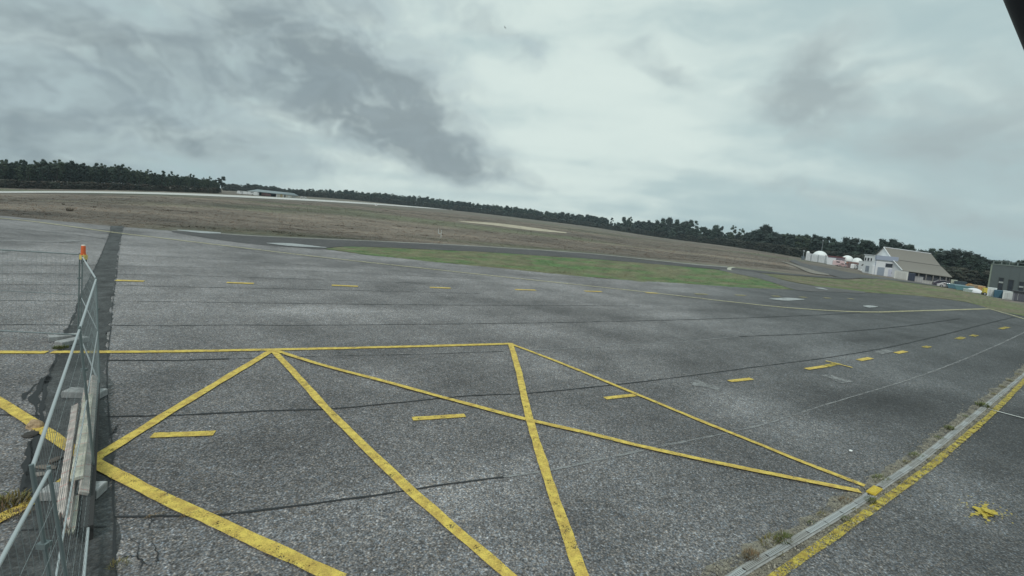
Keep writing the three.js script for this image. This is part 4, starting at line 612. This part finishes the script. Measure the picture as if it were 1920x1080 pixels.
  mesh('downpipe', bar(V(0.05, hb - fh, 0.1), V(0.05, -0.5, 0.1), 0.09, 6), blueGrey, b);
}
// a box-like store, container or hut facing the view
function store(name, label, cat, rect, d, mats, { depth = 2.6, turn = 0, ribs = 0, doors = 0, lid } = {}) {
  const [x0, y0, x1, y1] = rect, A = polar((x0 + x1) / 2, d), az = Math.atan2(A.x, -A.z), s = d / F * Math.cos(az) ** 2 / Math.cos(az), w = (x1 - x0) * s / Math.cos(turn) * 0.96;
  const base = heightTo(A, y1), h = Math.max(0.4, heightTo(A, y0) - base), t = thing(name, label, cat, V(A.x, A.y + (y1 > 0 ? clamp(base, 0, 0.3) : 0), A.z), -az + turn);
  mesh('body', box(w, h + 0.4, depth, 0, h / 2 - 0.2, -depth / 2), mats[0], t);
  for (let i = 0; i < ribs; i++) mesh('rib', box(0.07, h - 0.16, 0.06, -w / 2 + w * (i + 0.5) / ribs, h / 2, 0.031), mats[1] || mats[0], t);
  for (let i = 0; i < doors; i++) { const dw = w * 0.8 / doors, q = mesh('door', box(dw - 0.06, h - 0.3, 0.07, -w * 0.4 + dw * (i + 0.5), h / 2 - 0.02, 0.036), mats[1] || mats[0], t); mesh('lock_bar', box(0.05, h - 0.4, 0.05, -w * 0.4 + dw * (i + 0.5), h / 2, 0.095), steelMat, q); }
  mesh(lid ? 'roof' : 'top_rail', box(w + (lid ? 0.5 : 0.06), lid ? 0.22 : 0.14, depth + (lid ? 0.5 : 0.06), 0, h + (lid ? 0.11 : 0.03), -depth / 2), lid || mats[1] || mats[0], t);
  t.userData.size = undefined; delete t.userData.size; return t;
}
store('site_hut', 'small white hut with two dark vents standing before the hangar roof', 'hut', [1682, 509, 1703, 525], 170, [M(0.62, 0.62, 0.58, 0.8), M(0.50, 0.50, 0.47, 0.8)], { doors: 2, depth: 2 });
// white domes and the yard round them
const domeMat = M(0.80, 0.82, 0.80, 0.5);
const dome = (px, top, w, d, label) => { const p = polar(px, d), az = Math.atan2(p.x, -p.z), r = w / 2 * d / F * Math.cos(az) * 1.02, h = heightTo(p, top), t = thing('dome', label, 'dome', p); const prof = [[r * 0.98, -0.3], [r, h - r * 0.95]]; for (let i = 0; i <= 12; i++) { const a = i / 12 * Math.PI / 2; prof.push([r * Math.cos(a) + 0.001, h - r + r * Math.sin(a)]); } mesh('shell', new THREE.LatheGeometry(prof.map(([x, y]) => new THREE.Vector2(x, y)), 28), domeMat, t); mesh('base_ring', new THREE.CylinderGeometry(r * 1.04, r * 1.04, 0.25, 28).translate(0, Math.max(0.2, h - r * 1.0), 0), trimW, t); const sm = []; for (let k = 0; k < 10; k++) { const a = k / 10 * Math.PI * 2, pts = []; for (let i = 0; i <= 8; i++) { const e = i / 8 * Math.PI / 2 * 0.96; pts.push(V(Math.cos(a) * r * 1.005 * Math.cos(e), h - r + r * 1.005 * Math.sin(e), Math.sin(a) * r * 1.005 * Math.cos(e))); } sm.push(new THREE.TubeGeometry(new THREE.CatmullRomCurve3(pts), 8, 0.025, 4)); } mesh('seam', merge(sm), M(0.66, 0.68, 0.67, 0.6), t).userData.kind = 'stuff'; };
dome(1538, 470.5, 25, 240, 'largest white dome, behind the white slatted fence'); dome(1589.5, 479, 19, 236, 'middle white dome, left of the two small ones'); dome(1608, 483.5, 17.5, 228, 'smallest white dome, right beside the white office block');
{ // white slatted fence
  const a = polar(1514.5, 231), b = polar(1552, 226), o = a.clone(), t = thing('slat_fence', 'white slatted screen fence in front of the largest dome', 'fence', o), n = 15, h = 3.0;
  const ang = Math.atan2(-(b.z - a.z), b.x - a.x);
  for (let i = 0; i < n; i++) { const p = lerp3(a, b, i / (n - 1)).sub(o); mesh('slat', box(0.46, h, 0.14, p.x, p.y + h / 2 + 0.1, p.z, ang), i % 5 === 3 ? M(0.45, 0.47, 0.48, 0.8) : whiteWall, t); }
  const rail = y => bar(V(0, y, 0), b.clone().sub(o).add(V(0, y, 0)), 0.09, 5); { const m = lerp3(a, b, 0.5).sub(o); mesh('backing', box(a.distanceTo(b), h - 0.7, 0.08, m.x, m.y + h / 2, m.z - 0.4, ang), M(0.20, 0.22, 0.23, 0.9), t); } mesh('rail', rail(0.6), paleWall, t); mesh('rail', rail(2.6), paleWall, t);
  const m = thing('vent_column', 'white rounded column at the left end of the slatted fence', 'column', polar(1515.5, 238)); mesh('shaft', new THREE.CylinderGeometry(0.6, 0.65, 3.4, 12).translate(0, 1.6, 0), whiteWall, m); mesh('cap', new THREE.SphereGeometry(0.62, 12, 8).translate(0, 3.3, 0), domeMat, m);
}
store('shipping_container', 'white ribbed container between the slatted fence and the pink trailer', 'container', [1553.5, 484, 1567.5, 498.5], 222, [whiteWall, paleWall], { ribs: 7 });
store('low_building', 'low building with a dark red roof behind the white container', 'building', [1551, 482, 1582, 497], 232, [M(0.24, 0.20, 0.22, 0.9), M(0.2, 0.17, 0.2, 0.9)], { doors: 2, lid: redRoof, depth: 4 });
store('brick_hut', 'orange brown hut below the two small domes', 'hut', [1590, 492, 1613, 505], 219, [M(0.40, 0.20, 0.12, 0.9), M(0.15, 0.1, 0.1, 0.9)], { doors: 3, depth: 3 });
store('dark_shed', 'dark purple grey shed between the trailer and the orange hut', 'shed', [1583, 494, 1590, 506], 219, [M(0.10, 0.085, 0.12, 0.9)], { ribs: 3 });
store('low_wall', 'pale screen wall between the smallest dome and the office block', 'wall', [1612, 490, 1620, 508], 205, [M(0.52, 0.55, 0.56, 0.85)], { ribs: 3, depth: 1 });
// vehicles of the yard: van, car, caravan
const rubber = M(0.015, 0.015, 0.016, 0.9);
function vehicle(name, label, cat, px, d, len, h, col, turn, kind) {
  const p = polar(px, d), az = Math.atan2(p.x, -p.z), t = thing(name, label, cat, p, -az + turn), paint = new THREE.MeshPhysicalMaterial({ color: new THREE.Color().setRGB(...col), roughness: 0.35, clearcoat: 0.5 });
  const pr = kind === 'van' ? [[-0.5, 0.16], [-0.5, 0.92], [-0.46, 1], [0.22, 1], [0.36, 0.62], [0.5, 0.52], [0.5, 0.16]] : kind === 'caravan' ? [[-0.5, 0.22], [-0.48, 0.9], [-0.4, 1], [0.42, 1], [0.5, 0.8], [0.46, 0.22]] : [[-0.5, 0.2], [-0.5, 0.62], [-0.4, 0.68], [-0.24, 1], [0.12, 1], [0.28, 0.66], [0.48, 0.58], [0.5, 0.2]];
  const s = new THREE.Shape(pr.map(([x, y]) => new THREE.Vector2(x * len, y * h))), w = len * 0.4, g = new THREE.ExtrudeGeometry(s, { depth: w, bevelEnabled: true, bevelSize: 0.05, bevelThickness: 0.05, bevelSegments: 2 }); g.translate(0, 0, -w / 2); mesh('body', g, paint, t);
  for (const sx of (kind === 'caravan' ? [0] : [-0.3, 0.32])) for (const sz of [-1, 1]) { const wh = mesh('wheel', new THREE.CylinderGeometry(0.32, 0.32, 0.2, 14).rotateX(Math.PI / 2).translate(sx * len, 0.3, sz * (w / 2 - 0.02)), rubber, t); mesh('rim', new THREE.CylinderGeometry(0.18, 0.18, 0.21, 10).rotateX(Math.PI / 2).translate(sx * len, 0.3, sz * (w / 2 - 0.015)), steelMat, wh); }
  const wy = h * (kind === 'car' ? 0.83 : 0.76); for (const sz of [-1, 1]) mesh('window', box(len * (kind === 'van' ? 0.16 : 0.3), h * 0.2, 0.03, kind === 'van' ? len * 0.22 : -len * 0.06, wy, sz * (w / 2 + 0.055)), glassDark, t);
  return t;
}
vehicle('caravan', 'pale pink trailer with a dark underside right of the white container', 'trailer', 1574, 214, 3.6, 2.1, [0.62, 0.46, 0.46], 0.1, 'caravan');
vehicle('parked_van', 'white van parked before the orange hut', 'van', 1603.5, 210, 2.6, 1.7, [0.78, 0.78, 0.78], 1.2, 'van');
vehicle('parked_car', 'small dark car right of the white van by the orange hut', 'car', 1611, 213, 3.6, 1.4, [0.03, 0.05, 0.06], 0.1, 'car');
vehicle('parked_car', 'pink and grey car at the right end of the pale pink trailer', 'car', 1583, 212, 2.6, 1.4, [0.45, 0.30, 0.30], 0.0, 'car');
vehicle('parked_car', 'white low car on the road in front of the office block', 'car', 1626, 196, 2.8, 1.0, [0.8, 0.8, 0.8], 0.1, 'car');
{ // masts
  const mast = (px, d, top, label, r) => { const p = polar(px, d), t = thing('mast', label, 'mast', p), h = heightTo(p, top); mesh('pole', new THREE.CylinderGeometry(r * 0.6, r, h + 0.5, 8).translate(0, h / 2 - 0.25, 0), M(0.30, 0.33, 0.35, 0.6), t); mesh('head', box(r * 4, 0.5, r * 3, 0, h - 0.3, 0), M(0.35, 0.38, 0.4, 0.6), t); mesh('footing', box(0.9, 1.6, 0.9, 0, 0.7, 0), M(0.14, 0.17, 0.19, 0.8), t); };
  mast(1507.5, 235, 469, 'thin grey mast standing left of the white slatted fence', 0.14); mast(1540, 255, 450, 'thin mast against the trees behind the largest dome', 0.10);
}
// storage ground right of the hangar
store('pallet_stack', 'pale stack of crates under the hangar eave at its left', 'crates', [1718, 520, 1732, 531], 172, [M(0.42, 0.42, 0.42, 0.9), M(0.3, 0.3, 0.3, 0.9)], { ribs: 4 });
store('pallet_stack', 'long low pale stack of boards in front of the hangar eave', 'boards', [1737, 528, 1763, 537], 163, [M(0.46, 0.45, 0.42, 0.9), M(0.35, 0.33, 0.3, 0.9)], { ribs: 6, depth: 1.5 });
store('store_wall', 'dark blue store wall at the left under the hangar eave', 'shed', [1704, 513, 1717, 528], 171, [M(0.035, 0.045, 0.075, 0.8), M(0.05, 0.06, 0.09, 0.8)], { ribs: 5 });
vehicle('parked_car', 'dark purple car under the right end of the hangar eave', 'car', 1773, 163, 4.2, 1.5, [0.06, 0.05, 0.07], 0.2, 'car');
vehicle('parked_car', 'white car low in front of the dark purple car', 'car', 1780, 157, 3.6, 1.1, [0.55, 0.52, 0.52], 0.1, 'car');
store('shipping_container', 'pale yellowish box at the right foot of the hangar roof', 'container', [1787, 526, 1796, 538], 166, [M(0.52, 0.55, 0.42, 0.8), M(0.42, 0.45, 0.36, 0.8)], { doors: 1 });
store('shipping_container', 'dark teal container behind the low teal skips', 'container', [1795, 529, 1813, 541], 164, [M(0.06, 0.09, 0.11, 0.8), M(0.05, 0.08, 0.1, 0.8)], { ribs: 6 });
function skip(px, d, len, h, mat, label) { const p = polar(px, d), az = Math.atan2(p.x, -p.z), t = thing('skip', label, 'skip', p, -az); const s = prism([[-len / 2 + 0.4, 0.1], [-len / 2, h], [len / 2, h], [len / 2 - 0.4, 0.1]], -0.8, 0.8); mesh('tub', s, mat, t); mesh('rim', merge([box(len + 0.1, 0.12, 0.12, 0, h, 0.8), box(len + 0.1, 0.12, 0.12, 0, h, -0.8), box(0.12, 0.12, 1.5, -len / 2, h, 0), box(0.12, 0.12, 1.5, len / 2, h, 0)]), M(0.25, 0.38, 0.42, 0.7), t); }
const teal = M(0.07, 0.16, 0.20, 0.7); skip(1797, 156, 3.4, 1.1, teal, 'teal skip, left of the pair in front of the dark container'); skip(1812, 152, 3.2, 1.1, M(0.10, 0.22, 0.24, 0.7), 'paler teal skip, right of the pair in front of the dark container');
store('plastic_sheeting', 'pale grey green pile of sheeting right of the teal skips', 'pile', [1813, 543, 1826, 550], 146, [M(0.36, 0.42, 0.40, 0.9)], { ribs: 3 });
{ // heap of orange timber and reels
  const p = polar(1822, 156), t = thing('cable_reel', 'round orange brown cable reel standing at the left of the white boat cover', 'reel', p, -0.75); const dsk = z => new THREE.CylinderGeometry(0.9, 0.9, 0.12, 20).rotateX(Math.PI / 2).translate(0, 0.9, z); const om = M(0.46, 0.27, 0.12, 0.9); mesh('flange', dsk(0.4), om, t); mesh('flange', dsk(-0.4), om, t); mesh('drum', new THREE.CylinderGeometry(0.5, 0.5, 0.7, 16).rotateX(Math.PI / 2).translate(0, 0.9, 0), M(0.3, 0.18, 0.1, 0.9), t);
  store('timber_stack', 'stack of orange timber right of the white boat cover', 'timber', [1839, 538, 1849, 551], 148, [M(0.42, 0.24, 0.10, 0.9), M(0.5, 0.3, 0.14, 0.9)], { ribs: 4 });
  store('timber_stack', 'wide tan timber stack behind the white boat cover', 'timber', [1824, 535.5, 1842, 549], 154, [M(0.34, 0.25, 0.16, 0.9), M(0.42, 0.32, 0.2, 0.9)], { ribs: 6 });
  const c = polar(1831, 147), u = thing('boat_cover', 'white rounded boat cover in front of the tan timber', 'cover', c, -0.78), g = new THREE.SphereGeometry(1, 20, 10, 0, Math.PI * 2, 0, Math.PI / 2); g.scale(1.5, 1.05, 0.9); mesh('sheet', g, whiteWall, u); mesh('keel', new THREE.TorusGeometry(1, 0.06, 6, 24).rotateX(Math.PI / 2).scale(1.5, 1, 0.9).translate(0, 0.05, 0), M(0.2, 0.2, 0.2, 0.8), u);
  vehicle('forklift', 'small yellow machine left of the white container by the green building', 'machine', 1853, 141, 1.0, 1.5, [0.62, 0.50, 0.08], 0.6, 'van');
}
store('shipping_container', 'white container standing in front of the left corner of the green building', 'container', [1858, 541, 1870.5, 557.5], 134, [M(0.74, 0.76, 0.74, 0.7), M(0.62, 0.64, 0.62, 0.7)], { doors: 2 });
store('shipping_container', 'teal blue container between the two white ones', 'container', [1871.5, 546, 1888, 560], 132, [M(0.05, 0.14, 0.20, 0.7), M(0.04, 0.11, 0.16, 0.7)], { ribs: 7 });
store('shipping_container', 'white container right of the teal blue one', 'container', [1889, 548, 1911, 565], 130, [M(0.66, 0.68, 0.66, 0.7), M(0.52, 0.54, 0.53, 0.7)], { doors: 2 });
store('field_shed', 'grey shed with a dark overhanging roof at the right edge', 'shed', [1908, 549, 1932, 573], 122, [M(0.20, 0.20, 0.22, 0.9), M(0.10, 0.10, 0.12, 0.9)], { doors: 2, lid: M(0.03, 0.03, 0.035, 0.8) });
{ // dark green building
  const A = polar(1857, 152), az = Math.atan2(A.x, -A.z), yaw = -az - 0.03, n = V(Math.sin(yaw), 0, Math.cos(yaw)), ex = V(Math.cos(yaw), 0, -Math.sin(yaw));
  const loc = (px, py) => { const r = ray(px, py), q = V(A.x, A.y - EYE, A.z), k = q.dot(n) / r.dot(n), p = r.multiplyScalar(k); p.y += EYE; p.sub(A); return [p.dot(ex), p.y]; };
  const t = thing('green_building', 'tall dark green clad building with narrow windows and a roof rail', 'building', A, yaw), h = heightTo(A, 496), Lw = 19, gm = M(0.088, 0.108, 0.108, 0.6);
  mesh('wall', box(Lw, h + 2, 11, Lw / 2, h / 2 - 1, -5.5), M(0.062, 0.085, 0.076, 0.7), t);
  for (let x = 0.25; x < Lw; x += 0.5) { }
  const pn = []; for (let i = 0; i < 13; i++) mesh('cladding_panel', box(1.44, h - 0.1, 0.06, 0.74 + i * 1.46, h / 2, 0.032), gm, t);
  mesh('corner_trim', box(0.25, h + 0.1, 0.3, -0.1, h / 2, -0.05), M(0.20, 0.24, 0.19, 0.7), t);
  mesh('parapet', box(Lw + 0.3, 0.25, 11.3, Lw / 2, h + 0.12, -5.5), M(0.14, 0.17, 0.155, 0.6), t);
  for (const [x0, y0, x1, y1, mid] of [[1874, 520.5, 1878.5, 544, 529], [1892, 524.5, 1897.5, 547, 0], [1912, 528.5, 1917, 548, 537.5]]) { const [ax, ay] = loc(x0, y0), [bx, by] = loc(x1, y1), w = bx - ax, hh = ay - by, x = (ax + bx) / 2, y = (ay + by) / 2; const wd = windowOn(t, x, y, w, hh, 0.1, M(0.03, 0.035, 0.035, 0.6)); if (mid) mesh('spandrel', box(w, 0.35, 0.1, x, loc(x0, mid)[1], 0.14), M(0.30, 0.33, 0.32, 0.7), wd); }
  const rail = new THREE.Group(); rail.name = 'roof_rail'; t.add(rail); const rm = M(0.14, 0.17, 0.16, 0.6); mesh('top_bar', box(Lw, 0.12, 0.1, Lw / 2, h + 0.85, -0.2), rm, rail); for (let i = 0; i <= 15; i++) mesh('rail_post', box(0.2, 0.6, 0.1, 0.1 + i * 1.25, h + 0.5, -0.2), rm, rail);
}
// ------------------------------------------------------------------ far hangar behind the runway
{
  const A = polar(485, 330), B = polar(519, 333), C = polar(559, 352), o = A.clone(), az = Math.atan2(A.x, -A.z), t = thing('far_hangar', 'far low hangar with a dark open front and pale walls behind the runway', 'hangar', o, -Math.atan2(B.z - A.z, B.x - A.x));
  const w = A.distanceTo(B), q = C.clone().sub(B).applyAxisAngle(V(0, 1, 0), -t.rotation.y), e = heightTo(A, 359.4), hr = e + 1.5, s = q.x, dz = Math.abs(q.z);
  mesh('wall', merge([prism([[-2.6, -1], [-2.6, e - 0.4], [0, e], [0, -1]], -0.3, 0)]), whiteWall, t); mesh('lintel', box(w, 0.3, 0.3, w / 2, e - 0.15, -0.15), M(0.42, 0.44, 0.44, 0.8), t);
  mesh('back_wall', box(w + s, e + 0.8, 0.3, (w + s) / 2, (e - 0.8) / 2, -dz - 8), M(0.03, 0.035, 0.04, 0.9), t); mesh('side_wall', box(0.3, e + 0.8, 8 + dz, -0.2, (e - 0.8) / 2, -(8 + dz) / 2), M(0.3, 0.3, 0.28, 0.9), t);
  const L2 = Math.hypot(s, dz), a2 = Math.atan2(dz, s), sw = mesh('side_wall', box(L2, e + 0.8, 0.3, 0, 0, 0, a2).translate(w + s / 2, (e - 0.8) / 2, -dz / 2), M(0.62, 0.58, 0.50, 0.85), t, 'pale cream side wall with openings');
  for (const [f, ww, hh, m] of [[0.2, 1.9, 1.9, M(0.45, 0.33, 0.16, 0.8)], [0.36, 1.0, 2.0, glassDark], [0.55, 3.0, 1.3, M(0.72, 0.72, 0.68, 0.6)], [0.78, 3.6, 1.2, M(0.40, 0.40, 0.38, 0.5)]]) { const x = w + s * f, z = -dz * f; mesh('window', box(ww, hh, 0.2, 0, 0, 0.2).rotateY(a2).translate(x, e * 0.52, z), m, t); }
  const rz = -(8 + dz) / 2, roof = M(0.22, 0.26, 0.27, 0.7); mesh('roof', merge([slab([V(-0.6, e, 0.5), V(w, e, 0.5), V(w + 3, hr, rz), V(2.5, hr, rz)], 0.2), slab([V(w, e, 0.5), V(w + s + 0.5, e, -dz + 0.3), V(w + s - 3, hr, rz - 2), V(w + 3, hr, rz)], 0.2), slab([V(2.5, hr, rz), V(w + s - 3, hr, rz - 2), V(w + s + 0.5, e, -dz - 8), V(-0.6, e, -dz - 8)], 0.2), slab([V(-0.6, e, 0.5), V(2.5, hr, rz), V(2.5, hr, rz - 0.2), V(-0.6, e, -dz - 8)], 0.2)]), roof, t);
  for (const f of [0.01, 0.99]) mesh('door_post', box(0.35, e, 0.35, w * f, e / 2, 0.0), whiteWall, t);
  vehicle('parked_van', 'reddish vehicle inside the open front of the far hangar', 'vehicle', 499.5, 334, 5, 2.2, [0.40, 0.16, 0.15], 0.1, 'van');
  for (const [px, len, d, label] of [[454.5, 5.4, 318, 'left one of two white trailers beside the far hangar'], [474, 5.6, 322, 'right one of two white trailers, touching the far hangar']]) vehicle('trailer', label, 'trailer', px, d, len * 0.95, 1.9, [0.78, 0.78, 0.78], 0.05, 'caravan');
  vehicle('parked_car', 'tiny pale car at the right end of the far hangar', 'car', 570, 340, 4, 1.4, [0.5, 0.5, 0.48], 0.1, 'car');
  store('marker_board', 'tiny white marker board on the far edge of the runway', 'marker', [704, 381.4, 708, 383.4], 300, [M(0.8, 0.8, 0.8, 0.7)], { depth: 0.5, doors: 1 });
  store('far_roof', 'tiny pale roof showing over the trees behind the far hangar', 'roof', [498, 345, 509, 349.5], 640, [M(0.5, 0.52, 0.52, 0.8)], { depth: 4, doors: 1 });
}
{ // white sign on posts in the field
  const p = G(825, 446), t = thing('field_sign', 'small white angular sign on a thin post in the brown field', 'sign', p, 0.1), m = M(0.5, 0.52, 0.5, 0.7); mesh('post', box(0.07, 1.15, 0.09, 0.12, 0.6, 0), m, t); mesh('arm', merge([box(0.5, 0.1, 0.07, -0.12, 0.62, 0), box(0.09, 0.62, 0.07, -0.3, 0.95, 0)]), m, t);
}
// ------------------------------------------------------------------ birds, and the dark gutter at the corner of the view
function bird(px, py, d, span, roll, col, label) {
  const r = ray(px, py).normalize().multiplyScalar(d); r.y += EYE; const t = thing('bird', label, 'bird', r, 0.6), m = M(...col, 0.9);
  const b = new THREE.SphereGeometry(1, 10, 8); b.scale(span * 0.07, span * 0.06, span * 0.2); mesh('body', b, m, t);
  for (const s of [-1, 1]) { const sh = new THREE.Shape([[0, -0.09], [0.26, -0.07], [0.5, 0.05], [0.28, 0.05], [0, 0.09]].map(([x, y]) => new THREE.Vector2(x * span * s, y * span))), g = new THREE.ExtrudeGeometry(sh, { depth: span * 0.014, bevelEnabled: false }); g.rotateX(Math.PI / 2); g.rotateZ(s * 0.32); mesh('wing', g, m, t); }
  mesh('tail', new THREE.ConeGeometry(span * 0.07, span * 0.18, 6).rotateX(Math.PI / 2).scale(1, 0.3, 1).translate(0, 0, span * 0.24), m, t); t.rotation.set(0.3, 0.7, roll);
}
bird(947, 52, 60, 0.5, -0.75, [0.03, 0.04, 0.05], 'dark bird gliding high in the middle of the sky'); bird(1062, 282.5, 110, 0.5, 0.2, [0.12, 0.05, 0.05], 'tiny distant bird above the wood in the middle');
{
  const P1 = ray(1956 - 34, -30 - 83 * 1.0).normalize().multiplyScalar(1.35), P2 = ray(1956 + 45, -30 + 110).normalize().multiplyScalar(1.35); P1.y += EYE; P2.y += EYE; const d = P2.clone().sub(P1).normalize(), a = P1.clone().addScaledVector(d, -1.0), b = P2.clone().addScaledVector(d, 0.9), t = thing('roof_gutter', 'blurred black gutter end crossing the upper right corner of the view', 'gutter', a);
  const e = b.clone().sub(a); mesh('pipe', bar(V(0, 0, 0), e, 0.05, 20), M(0.012, 0.013, 0.018, 0.7), t); mesh('collar', bar(e.clone().multiplyScalar(0.93), e.clone().multiplyScalar(0.97), 0.058, 20), M(0.02, 0.02, 0.024, 0.6), t);
}
renderer.render(scene, camera);
